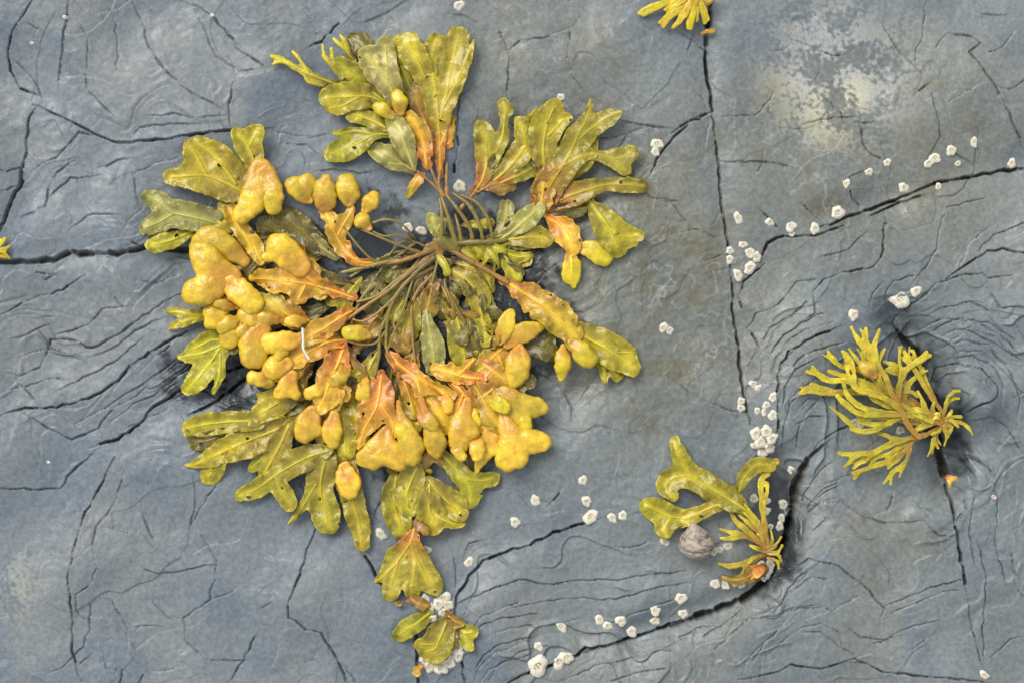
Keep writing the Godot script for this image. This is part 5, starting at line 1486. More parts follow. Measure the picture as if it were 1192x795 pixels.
func small_seaweeds() -> void:
	var o: Node3D
	o = thing("bladder_wrack", 512, 722, "small olive seaweed tuft with three blunt fronds among barnacle lumps at the bottom", "seaweed", "small seaweeds")
	weed(o, "frond", "green", 8, 10, [[500, 713, 5, 488, 722, 9, 473, 731, 10, 466, 737, 8]])
	weed(o, "frond", "olive", 9, 14, [[520, 722, 6, 513, 740, 15, 506, 754, 15, 497, 757, 9], [506, 748, 9, 490, 748, 7]])
	weed(o, "frond", "green", 8, 11, [[530, 728, 6, 541, 736, 10, 550, 734, 7], [540, 738, 7, 546, 752, 5]])
	weed(o, "frond", "brown", 9, 10, [[522, 716, 6, 530, 722, 7, 537, 724, 4]])
	weed(o, "frond", "brown", 7, 8, [[528, 728, 4, 528, 745, 5, 524, 754, 4]])
	weed(o, "frond", "amber", 6, 6, [[490, 774, 3, 485, 780, 4, 482, 782, 2]], {"rib": 0})
	o = thing("bladder_wrack", 893, 650, "olive seaweed with one broad forked frond, beside the winkle shell", "seaweed", "small seaweeds")
	weed(o, "frond", "green", 14, 8, [[880, 606, 3, 866, 592, 5, 848, 580, 12, 826, 567, 13, 807, 555, 12, 796, 540, 9, 788, 524, 8, 786, 514, 6], [812, 556, 11, 791, 553, 12, 775, 564, 11, 783, 578, 5]], {"rib": 1.7})
	weed(o, "frond", "olive", 13, 9, [[856, 583, 6, 830, 588, 7, 806, 599, 8, 790, 604, 9]], {"rib": 1.5})
	weed(o, "frond", "green", 9, 12, [[800, 602, 7, 778, 600, 12, 762, 592, 12, 752, 588, 8], [780, 602, 11, 772, 615, 9]], {"rib": 1.5})
	weed(o, "frond", "green", 14, 18, [[859, 572, 4, 866, 553, 7, 878, 541, 8, 893, 540, 7]], {"rib": 1})
	weed(o, "frond", "amber", 18, 17, [[886, 545, 5, 896, 540, 6, 902, 537, 4]], {"rib": 0})
	weed(o, "frond", "wrack", 12, 15, [[892, 636, 4, 880, 608, 4.4, 866, 592, 4, 858, 578, 3.4]], {"rib": 0.0, "cell": 0.9, "ruffle": 0.8, "wob": 0.7, "blotch": 0.05, "puff": 0.28, "mott": 0.28, "groove": 0.14})
	weed(o, "frond", "wrack", 13, 15, [[891, 634, 4, 888, 606, 3.6, 885, 578, 3.4, 884, 558, 3.2, 892, 550, 4], [886, 585, 3, 892, 572, 2.6, 891, 562, 2.2]], {"rib": 0.0, "cell": 0.9, "ruffle": 0.8, "wob": 0.7, "blotch": 0.05, "puff": 0.28, "mott": 0.28, "groove": 0.14})
	weed(o, "frond", "wrack", 12, 10, [[888, 634, 3.4, 870, 618, 3.6, 856, 606, 3.2, 849, 592, 2.6]], {"rib": 0.0, "cell": 0.9, "ruffle": 0.8, "wob": 0.7, "blotch": 0.05, "puff": 0.28, "mott": 0.28, "groove": 0.14})
	weed(o, "frond", "wrack", 9, 9, [[886, 632, 3, 866, 622, 3.2, 848, 618, 2.6, 838, 615, 2], [866, 622, 2.8, 850, 626, 2.4, 839, 626, 1.8]], {"rib": 0.0, "cell": 0.9, "ruffle": 0.8, "wob": 0.7, "blotch": 0.05, "puff": 0.28, "mott": 0.28, "groove": 0.14})
	weed(o, "frond", "wrack", 8, 8, [[889, 645, 3, 866, 655, 3, 848, 658, 3, 837, 655, 2.2], [870, 653, 2.2, 862, 668, 2.2]], {"rib": 0.0, "cell": 0.9, "ruffle": 0.8, "wob": 0.7, "blotch": 0.05, "puff": 0.28, "mott": 0.28, "groove": 0.14})
	weed(o, "frond", "wrack", 12, 12, [[884, 620, 3, 868, 606, 3, 860, 598, 2]], {"rib": 0.0, "cell": 0.9, "ruffle": 0.8, "wob": 0.7, "blotch": 0.05, "puff": 0.28, "mott": 0.28, "groove": 0.14})
	weed(o, "frond", "wrack", 13, 15, [[890, 640, 2.6, 900, 634, 2.4, 908, 624, 2]], {"rib": 0.0, "cell": 0.9, "ruffle": 0.8, "wob": 0.7, "blotch": 0.05, "puff": 0.28, "mott": 0.28, "groove": 0.14})
	weed(o, "frond", "wrack", 13, 15, [[892, 642, 2.4, 904, 642, 2.4, 909, 634, 1.6]], {"rib": 0.0, "cell": 0.9, "ruffle": 0.8, "wob": 0.7, "blotch": 0.05, "puff": 0.28, "mott": 0.28, "groove": 0.14})
	weed(o, "frond", "wrack", 13, 15, [[888, 640, 2.4, 878, 636, 2.2, 872, 634, 1.6]], {"rib": 0.0, "cell": 0.9, "ruffle": 0.8, "wob": 0.7, "blotch": 0.05, "puff": 0.28, "mott": 0.28, "groove": 0.14})
	weed(o, "frond", "wrack", 13, 15, [[895, 638, 2.2, 898, 626, 2, 896, 616, 1.6]], {"rib": 0.0, "cell": 0.9, "ruffle": 0.8, "wob": 0.7, "blotch": 0.05, "puff": 0.28, "mott": 0.28, "groove": 0.14})
	weed(o, "frond", "wrack", 13, 15, [[893, 648, 2.4, 904, 652, 2.2, 905, 660, 1.6]], {"rib": 0.0, "cell": 0.9, "ruffle": 0.8, "wob": 0.7, "blotch": 0.05, "puff": 0.28, "mott": 0.28, "groove": 0.14})
	weed(o, "frond", "wrack", 13, 15, [[884, 645, 2.2, 874, 648, 2, 870, 654, 1.5]], {"rib": 0.0, "cell": 0.9, "ruffle": 0.8, "wob": 0.7, "blotch": 0.05, "puff": 0.28, "mott": 0.28, "groove": 0.14})
	weed(o, "frond", "wrack", 13, 15, [[898, 640, 2.2, 906, 646, 2, 908, 652, 1.4]], {"rib": 0.0, "cell": 0.9, "ruffle": 0.8, "wob": 0.7, "blotch": 0.05, "puff": 0.28, "mott": 0.28, "groove": 0.14})
	weed(o, "frond", "wrack", 13, 15, [[890, 636, 2.2, 886, 624, 2, 880, 620, 1.4]], {"rib": 0.0, "cell": 0.9, "ruffle": 0.8, "wob": 0.7, "blotch": 0.05, "puff": 0.28, "mott": 0.28, "groove": 0.14})
	weed(o, "frond", "brown", 7, 8, [[886, 664, 7, 874, 668, 8, 858, 674, 6, 843, 673, 2]])
	weed(o, "frond", "orange", 9, 10, [[884, 660, 6, 876, 666, 7, 872, 672, 4]], {"rib": 0})
	o = thing("channelled_wrack", 1092, 487, "bushy yellow-olive wrack with narrow forked fronds and one orange swelling, in the crevice", "seaweed", "narrow-fronded seaweeds")
	weed(o, "frond", "wrack", 12, 14, [[1090.7, 487.3, 2.8, 1064.6, 475.7, 3.3, 1035.7, 462.7, 3.4, 1006.8, 445.3, 3.3, 977.9, 436.7, 3, 963.4, 431.7, 2.1]], {"rib": 0.0, "cell": 0.9, "ruffle": 0.8, "wob": 0.7, "blotch": 0.05, "puff": 0.28, "mott": 0.28, "groove": 0.14})
	weed(o, "frond", "wrack", 7.4, 10.5, [[1090.9, 487.3, 2.4, 1068.7, 480.1, 2.8, 1044, 472, 2.9, 1018.9, 460.3, 2.8, 994.6, 455.7, 2.5, 982.4, 453, 1.8]], {"rib": 0.0, "cell": 0.9, "ruffle": 0.8, "wob": 0.7, "blotch": 0.05, "puff": 0.28, "mott": 0.28, "groove": 0.14})
	weed(o, "frond", "wrack", 14, 16, [[1087.8, 487.3, 2.8, 1056, 469.9, 3.3, 1015.5, 455.5, 3.6, 989.4, 443.9, 3.6, 963.4, 442.4, 3.6, 951.8, 435.8, 3.3, 944.6, 427.1, 1.6], [954.7, 436.7, 2.5, 937.9, 432.3, 1.6]], {"rib": 0.0, "cell": 0.9, "ruffle": 0.8, "wob": 0.7, "blotch": 0.05, "puff": 0.28, "mott": 0.28, "groove": 0.14})
	weed(o, "frond", "wrack", 8.8, 12, [[1088, 486.6, 2.4, 1060.7, 465.6, 2.8, 1024.9, 446, 3.1, 1002.2, 431.3, 3.1, 977.9, 426.1, 3.1, 968.1, 418.1, 2.8, 962.6, 408.9, 1.4], [970.7, 419.4, 2.1, 955.6, 412.8, 1.4]], {"rib": 0.0, "cell": 0.9, "ruffle": 0.8, "wob": 0.7, "blotch": 0.05, "puff": 0.28, "mott": 0.28, "groove": 0.14})
	weed(o, "frond", "wrack", 11, 12, [[1006.8, 455.5, 3.3, 972.1, 456.9, 4.1, 951.8, 455.5, 3.6, 937.4, 452, 2.6, 930.4, 450.3, 1.6], [946, 454.3, 3.3, 930.1, 457.2, 2], [963.4, 454, 2.5, 943.1, 446.2, 1.6]], {"rib": 0.0, "cell": 0.9, "ruffle": 0.8, "wob": 0.7, "blotch": 0.05, "puff": 0.28, "mott": 0.28, "groove": 0.14})
	weed(o, "frond", "wrack", 15, 18, [[1090.7, 487.3, 2.5, 1064.6, 482.9, 3.3, 1044.4, 485.8, 3.6, 1021.2, 497.4, 3.3, 1003.9, 501.7, 3.3, 989.4, 498.8, 2.5], [995.2, 500.3, 2.5, 975, 481.5, 2.5, 964.8, 473.4, 1.6]], {"rib": 0.0, "cell": 0.9, "ruffle": 0.8, "wob": 0.7, "blotch": 0.05, "puff": 0.28, "mott": 0.28, "groove": 0.14})
	weed(o, "frond", "wrack", 9.5, 13.5, [[1090.8, 487.1, 2.1, 1067.8, 481.2, 2.8, 1049.4, 482.2, 3.1, 1027.7, 490.8, 2.8, 1011.8, 493.3, 2.8, 999.1, 489.6, 2.1], [1004.2, 491.3, 2.1, 987.5, 472.9, 2.1, 979.1, 464.8, 1.4]], {"rib": 0.0, "cell": 0.9, "ruffle": 0.8, "wob": 0.7, "blotch": 0.05, "puff": 0.28, "mott": 0.28, "groove": 0.14})
	weed(o, "frond", "wrack", 18, 20, [[1090.7, 488.7, 2.5, 1070.4, 484.4, 3.3, 1047.3, 481.5, 3.6, 1012.6, 477.2, 3.6, 992.3, 468.5, 3.3, 982.2, 455.5, 2.8, 979.3, 443.9, 2]], {"rib": 0.0, "cell": 0.9, "ruffle": 0.8, "wob": 0.7, "blotch": 0.05, "puff": 0.28, "mott": 0.28, "groove": 0.14})
	weed(o, "frond", "wrack", 11.6, 15, [[1090.7, 488.3, 2.1, 1074.7, 482.7, 2.8, 1056.2, 478, 3.1, 1028.3, 471, 3.1, 1012.7, 462, 2.8, 1005.8, 450.4, 2.4, 1004.6, 440.6, 1.7]], {"rib": 0.0, "cell": 0.9, "ruffle": 0.8, "wob": 0.7, "blotch": 0.05, "puff": 0.28, "mott": 0.28, "groove": 0.14})
	weed(o, "frond", "wrack", 19, 21, [[1064.6, 484.4, 2.5, 1035.7, 481.5, 3.3, 1001, 481.5, 3.3, 983.6, 471.4, 3.3, 972.1, 459.8, 2.5]], {"rib": 0.0, "cell": 0.9, "ruffle": 0.8, "wob": 0.7, "blotch": 0.05, "puff": 0.28, "mott": 0.28, "groove": 0.14})
	weed(o, "frond", "wrack", 20, 24, [[1067.5, 507.5, 3, 1056, 496, 3.3, 1044.4, 475.7, 3.8, 1027, 462.7, 3.8, 1006.8, 455.5, 3.8, 993.8, 452.6, 3.3, 985.1, 438.1, 2.5, 980.7, 412.1, 1.6], [992.3, 449.7, 2.5, 989.4, 423.6, 2.5, 977.9, 409.2, 2]], {"rib": 0.0, "cell": 0.9, "ruffle": 0.8, "wob": 0.7, "blotch": 0.05, "puff": 0.28, "mott": 0.28, "groove": 0.14})
	weed(o, "frond", "wrack", 13, 18, [[1070.6, 499.8, 2.5, 1063.1, 489.5, 2.8, 1056.7, 472.5, 3.2, 1044.9, 460.3, 3.2, 1030.2, 452.3, 3.2, 1020.5, 448.5, 2.8, 1015.6, 436.3, 2.1, 1015.4, 415.7, 1.4], [1019.8, 446.1, 2.1, 1020.7, 425.7, 2.1, 1013.6, 413.1, 1.7]], {"rib": 0.0, "cell": 0.9, "ruffle": 0.8, "wob": 0.7, "blotch": 0.05, "puff": 0.28, "mott": 0.28, "groove": 0.14})
	weed(o, "frond", "wrack", 22, 26, [[1047.3, 477.2, 3.3, 1035.7, 459.8, 3.6, 1027, 438.1, 3.6, 1012.6, 420.7, 4.1, 998.1, 400.5, 3.3, 988, 381.7, 1.6], [1006.8, 409.2, 2.8, 1003.9, 394.7, 2.5, 998.1, 383.7, 1.6], [1012.6, 417.9, 2.5, 1005.3, 397.6, 2.5, 1004.5, 383.1, 1.6], [1018.4, 423.6, 2.8, 1014, 403.4, 2.8, 1019.8, 384.6, 2]], {"rib": 0.0, "cell": 0.9, "ruffle": 0.8, "wob": 0.7, "blotch": 0.05, "puff": 0.28, "mott": 0.28, "groove": 0.14})
	weed(o, "frond", "wrack", 14.4, 19.5, [[1050.9, 483.8, 2.8, 1038.4, 469.8, 3.1, 1028, 451.6, 3.1, 1012.9, 437.9, 3.5, 997.5, 421.7, 2.8, 986.1, 406.2, 1.4], [1006.3, 428.3, 2.4, 1001.9, 415.8, 2.1, 995.4, 406.7, 1.4], [1012.5, 435.3, 2.1, 1003.6, 418.2, 2.1, 1001, 405.4, 1.4], [1018.4, 439.8, 2.4, 1012, 422.3, 2.4, 1014.8, 404.8, 1.7]], {"rib": 0.0, "cell": 0.9, "ruffle": 0.8, "wob": 0.7, "blotch": 0.05, "puff": 0.28, "mott": 0.28, "groove": 0.14})
	weed(o, "frond", "wrack", 21, 24, [[1038.6, 461.2, 3, 1021.2, 443.9, 3, 1018.4, 423.6, 2.8, 1027, 406.3, 1.6]], {"rib": 0.0, "cell": 0.9, "ruffle": 0.8, "wob": 0.7, "blotch": 0.05, "puff": 0.28, "mott": 0.28, "groove": 0.14})
	weed(o, "frond", "wrack", 17, 20, [[1093.6, 478.6, 2.1, 1079.1, 458.4, 2.8, 1064.6, 435.2, 3.3, 1056, 420.7, 3, 1049.6, 409.2, 2.1], [1058.8, 425.1, 2.5, 1044.4, 415, 2, 1044.4, 404.8, 1.3]], {"rib": 0.0, "cell": 0.9, "ruffle": 0.8, "wob": 0.7, "blotch": 0.05, "puff": 0.28, "mott": 0.28, "groove": 0.14})
	weed(o, "frond", "wrack", 10.9, 15, [[1094.4, 479.3, 1.8, 1083.2, 458.5, 2.4, 1072.2, 435, 2.8, 1065.7, 420.4, 2.5, 1061, 408.7, 1.8], [1067.9, 424.8, 2.1, 1055.4, 413.6, 1.7, 1056.6, 404, 1.1]], {"rib": 0.0, "cell": 0.9, "ruffle": 0.8, "wob": 0.7, "blotch": 0.05, "puff": 0.28, "mott": 0.28, "groove": 0.14})
	weed(o, "frond", "wrack", 22, 24, [[1044.4, 469.9, 2.8, 1042.9, 449.7, 3.4, 1050.2, 430.9, 3.6, 1064.6, 420.7, 3.3, 1079.7, 413.5, 2.1], [1064.6, 420.7, 2.5, 1074.8, 409.2, 1.6], [1047.3, 438.1, 2.5, 1042.9, 415, 1.8, 1045.8, 403.4, 1.2]], {"rib": 0.0, "cell": 0.9, "ruffle": 0.8, "wob": 0.7, "blotch": 0.05, "puff": 0.28, "mott": 0.28, "groove": 0.14})
	weed(o, "frond", "wrack", 14.4, 18, [[1053.7, 477.6, 2.4, 1050.9, 462, 2.9, 1055, 446.9, 3.1, 1065.4, 437.8, 2.8, 1076.4, 431, 1.8], [1065.4, 437.8, 2.1, 1072.3, 428, 1.4], [1053.3, 452.7, 2.1, 1048.1, 435.1, 1.5, 1049.4, 425.9, 1]], {"rib": 0.0, "cell": 0.9, "ruffle": 0.8, "wob": 0.7, "blotch": 0.05, "puff": 0.28, "mott": 0.28, "groove": 0.14})
	weed(o, "frond", "wrack", 13, 14, [[1050.2, 438.1, 2.5, 1041.5, 426.5, 3.3, 1027.6, 420.7, 2.1], [1047.3, 436.7, 2.5, 1032.8, 429.4, 1.6], [1041.5, 435.8, 2, 1028.8, 430.9, 1.5]], {"rib": 0.0, "cell": 0.9, "ruffle": 0.8, "wob": 0.7, "blotch": 0.05, "puff": 0.28, "mott": 0.28, "groove": 0.14})
	weed(o, "frond", "wrack", 12, 12, [[1093.6, 496, 2.5, 1077.7, 504.6, 3, 1058.8, 509, 3.3, 1035.7, 516.2, 3.3, 1012.6, 526.3, 3.3, 992.3, 527.8, 3, 975.5, 526.6, 2.1], [1044.4, 513.3, 2.5, 1029.9, 506.1, 2.1, 1019.8, 503.2, 1.5], [998.1, 527.2, 2.5, 989.4, 535, 2.1, 981.3, 542.8, 1.5], [1024.1, 522.6, 2, 1006.8, 535.3, 1.3]], {"rib": 0.0, "cell": 0.9, "ruffle": 0.8, "wob": 0.7, "blotch": 0.05, "puff": 0.28, "mott": 0.28, "groove": 0.14})
	weed(o, "frond", "wrack", 7.4, 9, [[1094.3, 494.1, 2.1, 1082.4, 503, 2.5, 1067.6, 508.6, 2.8, 1049.6, 517.1, 2.8, 1032, 528, 2.8, 1015.7, 531.5, 2.5, 1002, 532.5, 1.8], [1056.3, 513.8, 2.1, 1043.8, 509.6, 1.8, 1035.2, 508.4, 1.3], [1020.3, 530.4, 2.1, 1014.2, 537.7, 1.8, 1008.5, 545, 1.3], [1041, 523.6, 1.7, 1028.3, 535.9, 1.1]], {"rib": 0.0, "cell": 0.9, "ruffle": 0.8, "wob": 0.7, "blotch": 0.05, "puff": 0.28, "mott": 0.28, "groove": 0.14})
	weed(o, "frond", "wrack", 11, 10, [[1064.6, 507.5, 2.8, 1056, 519.1, 3, 1041.5, 533.6, 3, 1018.4, 540.8, 2.8, 1001, 548, 2.5, 993.8, 556.1, 1.6], [1006.8, 545.1, 2.1, 991.7, 549.5, 1.5], [1041.5, 533.6, 2.3, 1032.2, 544.6, 1.6]], {"rib": 0.0, "cell": 0.9, "ruffle": 0.8, "wob": 0.7, "blotch": 0.05, "puff": 0.28, "mott": 0.28, "groove": 0.14})
	weed(o, "frond", "wrack", 6.7, 7.5, [[1064.4, 504.2, 2.4, 1055.2, 514.4, 2.5, 1040.3, 526.9, 2.5, 1017.8, 531.8, 2.4, 1000.8, 537.2, 2.1, 993.3, 544.3, 1.4], [1006.5, 535, 1.8, 991.9, 537.8, 1.3], [1040.3, 526.9, 2, 1030.7, 536.5, 1.4]], {"rib": 0.0, "cell": 0.9, "ruffle": 0.8, "wob": 0.7, "blotch": 0.05, "puff": 0.28, "mott": 0.28, "groove": 0.14})
	weed(o, "frond", "wrack", 11, 10, [[1058.8, 510.4, 2.6, 1056, 527.8, 2.8, 1050.2, 539.3, 2.5, 1038.6, 548, 2.5, 1027, 562.5, 1.5], [1050.2, 539.3, 2.1, 1045.8, 554.4, 1.5], [1037.2, 549.5, 2, 1035.7, 562.5, 1.3]], {"rib": 0.0, "cell": 0.9, "ruffle": 0.8, "wob": 0.7, "blotch": 0.05, "puff": 0.28, "mott": 0.28, "groove": 0.14})
	weed(o, "frond", "wrack", 13, 12, [[1093.6, 496, 2.1, 1084.9, 510.4, 2.1, 1082, 522, 1.8, 1078.5, 530.1, 1.3], [1085.5, 511.9, 1.8, 1090.1, 520.8, 1.3]], {"rib": 0.0, "cell": 0.9, "ruffle": 0.8, "wob": 0.7, "blotch": 0.05, "puff": 0.28, "mott": 0.28, "groove": 0.14})
	weed(o, "frond", "wrack", 8.1, 9, [[1094.2, 494.9, 1.8, 1087.8, 508.6, 1.8, 1086.3, 519.3, 1.5, 1084, 526.8, 1.1], [1088.5, 509.9, 1.5, 1093.5, 517.5, 1.1]], {"rib": 0.0, "cell": 0.9, "ruffle": 0.8, "wob": 0.7, "blotch": 0.05, "puff": 0.28, "mott": 0.28, "groove": 0.14})
	weed(o, "frond", "wrack", 15, 16, [[1093.6, 490.2, 2.5, 1097, 475.7, 2.5, 1100.8, 461.2, 2.3, 1108, 454.9, 2, 1114.4, 454.3, 1.5]], {"rib": 0.0, "cell": 0.9, "ruffle": 0.8, "wob": 0.7, "blotch": 0.05, "puff": 0.28, "mott": 0.28, "groove": 0.14})
	weed(o, "frond", "wrack", 9.5, 12, [[1092.9, 489.8, 2.1, 1097.5, 478.5, 2.1, 1102.4, 467.3, 2, 1109.1, 463, 1.7, 1114.3, 463.4, 1.3]], {"rib": 0.0, "cell": 0.9, "ruffle": 0.8, "wob": 0.7, "blotch": 0.05, "puff": 0.28, "mott": 0.28, "groove": 0.14})
	weed(o, "frond", "wrack", 16, 14, [[1093.6, 491.6, 2.5, 1108, 490.2, 2.5, 1119.6, 492.5, 2.1, 1128.3, 501.7, 1.8, 1130, 505.8, 1.1]], {"rib": 0.0, "cell": 0.9, "ruffle": 0.8, "wob": 0.7, "blotch": 0.05, "puff": 0.28, "mott": 0.28, "groove": 0.14})
	weed(o, "frond", "wrack", 16, 16, [[1093, 490.2, 2.5, 1105.1, 484.4, 2.5, 1116.1, 484.4, 1.6], [1093.6, 493.1, 2.3, 1099.3, 504.6, 2.3, 1097, 517.7, 1.5], [1093.6, 493.1, 2.1, 1105.1, 496, 2.1, 1100.8, 507.5, 1.5]], {"rib": 0.0, "cell": 0.9, "ruffle": 0.8, "wob": 0.7, "blotch": 0.05, "puff": 0.28, "mott": 0.28, "groove": 0.14})
	weed(o, "frond", "wrack", 14, 15, [[1093.6, 490.2, 2.6, 1076.2, 478.6, 3.3, 1070.4, 464.1, 2.5, 1066.1, 455.5, 1.6], [1090.7, 490.2, 2.5, 1070.4, 496, 3.3, 1061.7, 501.7, 2.5], [1090.7, 491.6, 2.5, 1077.7, 487.3, 3.3, 1058.8, 487.3, 2.5]], {"rib": 0.0, "cell": 0.9, "ruffle": 0.8, "wob": 0.7, "blotch": 0.05, "puff": 0.28, "mott": 0.28, "groove": 0.14})
	weed(o, "frond", "wrack", 17, 17, [[1090.7, 491.6, 2.5, 1070.4, 477.2, 3, 1050.2, 475.7, 2.5], [1092.4, 487.3, 2.5, 1082, 475.7, 2.5, 1084.9, 467, 1.6]], {"rib": 0.0, "cell": 0.9, "ruffle": 0.8, "wob": 0.7, "blotch": 0.05, "puff": 0.28, "mott": 0.28, "groove": 0.14})
	weed(o, "frond", "wrack", 18, 20, [[1041.5, 455.5, 2.5, 1058.8, 455.5, 2.5, 1064.6, 461.2, 2], [1047.3, 469.9, 2.5, 1064.6, 481.5, 2.8, 1082, 490.2, 2.5]], {"rib": 0.0, "cell": 0.9, "ruffle": 0.8, "wob": 0.7, "blotch": 0.05, "puff": 0.28, "mott": 0.28, "groove": 0.14})
	weed(o, "frond", "wrack", 12, 14, [[1082, 490.2, 2.5, 1058.8, 491.6, 3.3, 1041.5, 487.3, 3.3, 1018.4, 484.4, 3.3, 1001, 487.3, 2.5]], {"rib": 0.0, "cell": 0.9, "ruffle": 0.8, "wob": 0.7, "blotch": 0.05, "puff": 0.28, "mott": 0.28, "groove": 0.14})
	weed(o, "receptacle", "amber", 27, 27, [[1013, 437, 5, 1007, 430, 9, 1004, 426, 8]], {"puff": 0.6})
	weed(o, "frond", "wrack", 17, 18, [[1093.6, 490.2, 2, 1087.8, 484.4, 2.1, 1082, 487.3, 1.6]], {"rib": 0.0, "cell": 0.9, "ruffle": 0.8, "wob": 0.7, "blotch": 0.05, "puff": 0.28, "mott": 0.28, "groove": 0.14})
	weed(o, "frond", "wrack", 17, 18, [[1096.5, 487.3, 2, 1105.1, 488.7, 2.1, 1112.4, 496, 1.6]], {"rib": 0.0, "cell": 0.9, "ruffle": 0.8, "wob": 0.7, "blotch": 0.05, "puff": 0.28, "mott": 0.28, "groove": 0.14})
	weed(o, "frond", "wrack", 17, 18, [[1095, 493.1, 2, 1090.7, 501.7, 2, 1082, 504.6, 1.6]], {"rib": 0.0, "cell": 0.9, "ruffle": 0.8, "wob": 0.7, "blotch": 0.05, "puff": 0.28, "mott": 0.28, "groove": 0.14})
	weed(o, "frond", "wrack", 17, 18, [[1090.7, 488.7, 1.8, 1089.2, 481.5, 2, 1082, 480, 1.5]], {"rib": 0.0, "cell": 0.9, "ruffle": 0.8, "wob": 0.7, "blotch": 0.05, "puff": 0.28, "mott": 0.28, "groove": 0.14})
	weed(o, "frond", "wrack", 17, 18, [[1096.5, 490.2, 1.6, 1103.7, 480, 1.8, 1105.1, 477.2, 1.3]], {"rib": 0.0, "cell": 0.9, "ruffle": 0.8, "wob": 0.7, "blotch": 0.05, "puff": 0.28, "mott": 0.28, "groove": 0.14})
	o = thing("channelled_wrack", 797, -6, "bright yellow tuft of narrow seaweed at the top edge beside the vertical crack", "seaweed", "narrow-fronded seaweeds")
	weed(o, "frond", "lemon", 12, 10, [[795.2, -7, 3.4, 781.1, 1.2, 4, 769.3, 7, 3.6, 758.8, 8.8, 3, 749.4, 12.3, 2.6, 743.5, 16.4, 2], [767, 8.2, 3, 758.8, 14.1, 2.6, 748.2, 18.8, 2]], {"rib": 0.0, "cell": 0.9, "ruffle": 0.8, "wob": 0.6, "blotch": 0.0, "puff": 0.3, "mott": 0.15})
	weed(o, "frond", "lemon", 14, 12, [[797.5, -5.9, 3, 790.5, -1.2, 3.4, 781.1, 5.9, 3, 774, 12.3, 2.2]], {"rib": 0.0, "cell": 0.9, "ruffle": 0.8, "wob": 0.6, "blotch": 0.0, "puff": 0.3, "mott": 0.15})
	weed(o, "frond", "lemon", 16, 12, [[802.2, -4.7, 3.4, 790.5, 5.9, 3.4, 783.4, 10.6, 3, 776.4, 16.4, 2.2]], {"rib": 0.0, "cell": 0.9, "ruffle": 0.8, "wob": 0.6, "blotch": 0.0, "puff": 0.3, "mott": 0.15})
	weed(o, "frond", "lemon", 17, 12, [[804.6, -3.5, 3.4, 792.8, 11.2, 3.6, 783.4, 17, 3.4, 775.2, 21.1, 2.8, 767, 27.6, 2], [783.4, 17.6, 3, 776.4, 25.8, 2.6, 771.7, 31.9, 2]], {"rib": 0.0, "cell": 0.9, "ruffle": 0.8, "wob": 0.6, "blotch": 0.0, "puff": 0.3, "mott": 0.15})
	weed(o, "frond", "lemon", 18, 12, [[806.9, -2.3, 3.4, 799.9, 10.6, 3.8, 795.2, 20, 3.6, 789.3, 27, 3, 782.3, 34.1, 2], [795.2, 18.8, 3, 789.3, 18.8, 2]], {"rib": 0.0, "cell": 0.9, "ruffle": 0.8, "wob": 0.6, "blotch": 0.0, "puff": 0.3, "mott": 0.15})
	weed(o, "frond", "lemon", 16, 11, [[808.1, -2.3, 3, 806.3, 7, 3.4, 804, 18.8, 3.8, 801, 27, 3.4, 800.1, 34.3, 2.2], [804, 17.6, 3, 804.6, 27, 2.8, 804, 34.1, 2]], {"rib": 0.0, "cell": 0.9, "ruffle": 0.8, "wob": 0.6, "blotch": 0.0, "puff": 0.3, "mott": 0.15})
	weed(o, "frond", "lemon", 14, 11, [[810.4, -2.3, 3, 811, 7, 3, 810.4, 16.4, 3, 809.9, 25.3, 2]], {"rib": 0.0, "cell": 0.9, "ruffle": 0.8, "wob": 0.6, "blotch": 0.0, "puff": 0.3, "mott": 0.15})
	weed(o, "frond", "lemon", 18, 12, [[812.8, -2.3, 3.4, 815.1, 7, 3.4, 817.5, 16.4, 3.2, 819.8, 27.6, 2.2], [815.7, 8.2, 3, 819.8, 15.3, 3, 823.4, 24.1, 2]], {"rib": 0.0, "cell": 0.9, "ruffle": 0.8, "wob": 0.6, "blotch": 0.0, "puff": 0.3, "mott": 0.15})
	weed(o, "frond", "lemon", 19, 14, [[804.6, -3.5, 3, 809.3, 3.5, 3.4, 808.1, 9.4, 3, 804.6, 12.9, 2.2]], {"rib": 0.0, "cell": 0.9, "ruffle": 0.8, "wob": 0.6, "blotch": 0.0, "puff": 0.3, "mott": 0.15})
	weed(o, "frond", "lemon", 17, 13, [[814, -3.5, 3, 818.7, 0, 3.4, 821, 2.3, 2.6], [818.7, -1.2, 3, 826.3, 0, 2.6, 826.3, 2.9, 1.8]], {"rib": 0.0, "cell": 0.9, "ruffle": 0.8, "wob": 0.6, "blotch": 0.0, "puff": 0.3, "mott": 0.15})
	weed(o, "frond", "amber", 13, 13, [[825, -4, 4, 826, 2, 4, 824, 5, 2]], {"rib": 0.0})
	o = thing("seaweed_scrap", 825, 38, "tiny orange seaweed stub wedged in the vertical crack below the yellow tuft", "seaweed", "seaweed scraps")
	weed(o, "frond", "amber", 1, 3, [[817, 39, 2, 822, 37, 2.6, 829, 36, 2.4]], {"rib": 0.0, "cell": 0.7, "puff": 0.4})
	o = thing("seaweed_scrap", 1107, 559, "small rust-orange seaweed stub in the black crevice under the narrow-fronded wrack", "seaweed", "seaweed scraps")
	weed(o, "frond", "amber", 1, 4, [[1103, 555, 2.4, 1106, 558, 4, 1105, 566, 2.6], [1106, 557, 3, 1112, 556, 2.4]], {"rib": 0.0, "cell": 0.7, "puff": 0.4})
	o = thing("channelled_wrack", -3, 290, "yellow forked seaweed tips reaching in above the long ledge, cut by the frame", "seaweed", "narrow-fronded seaweeds")
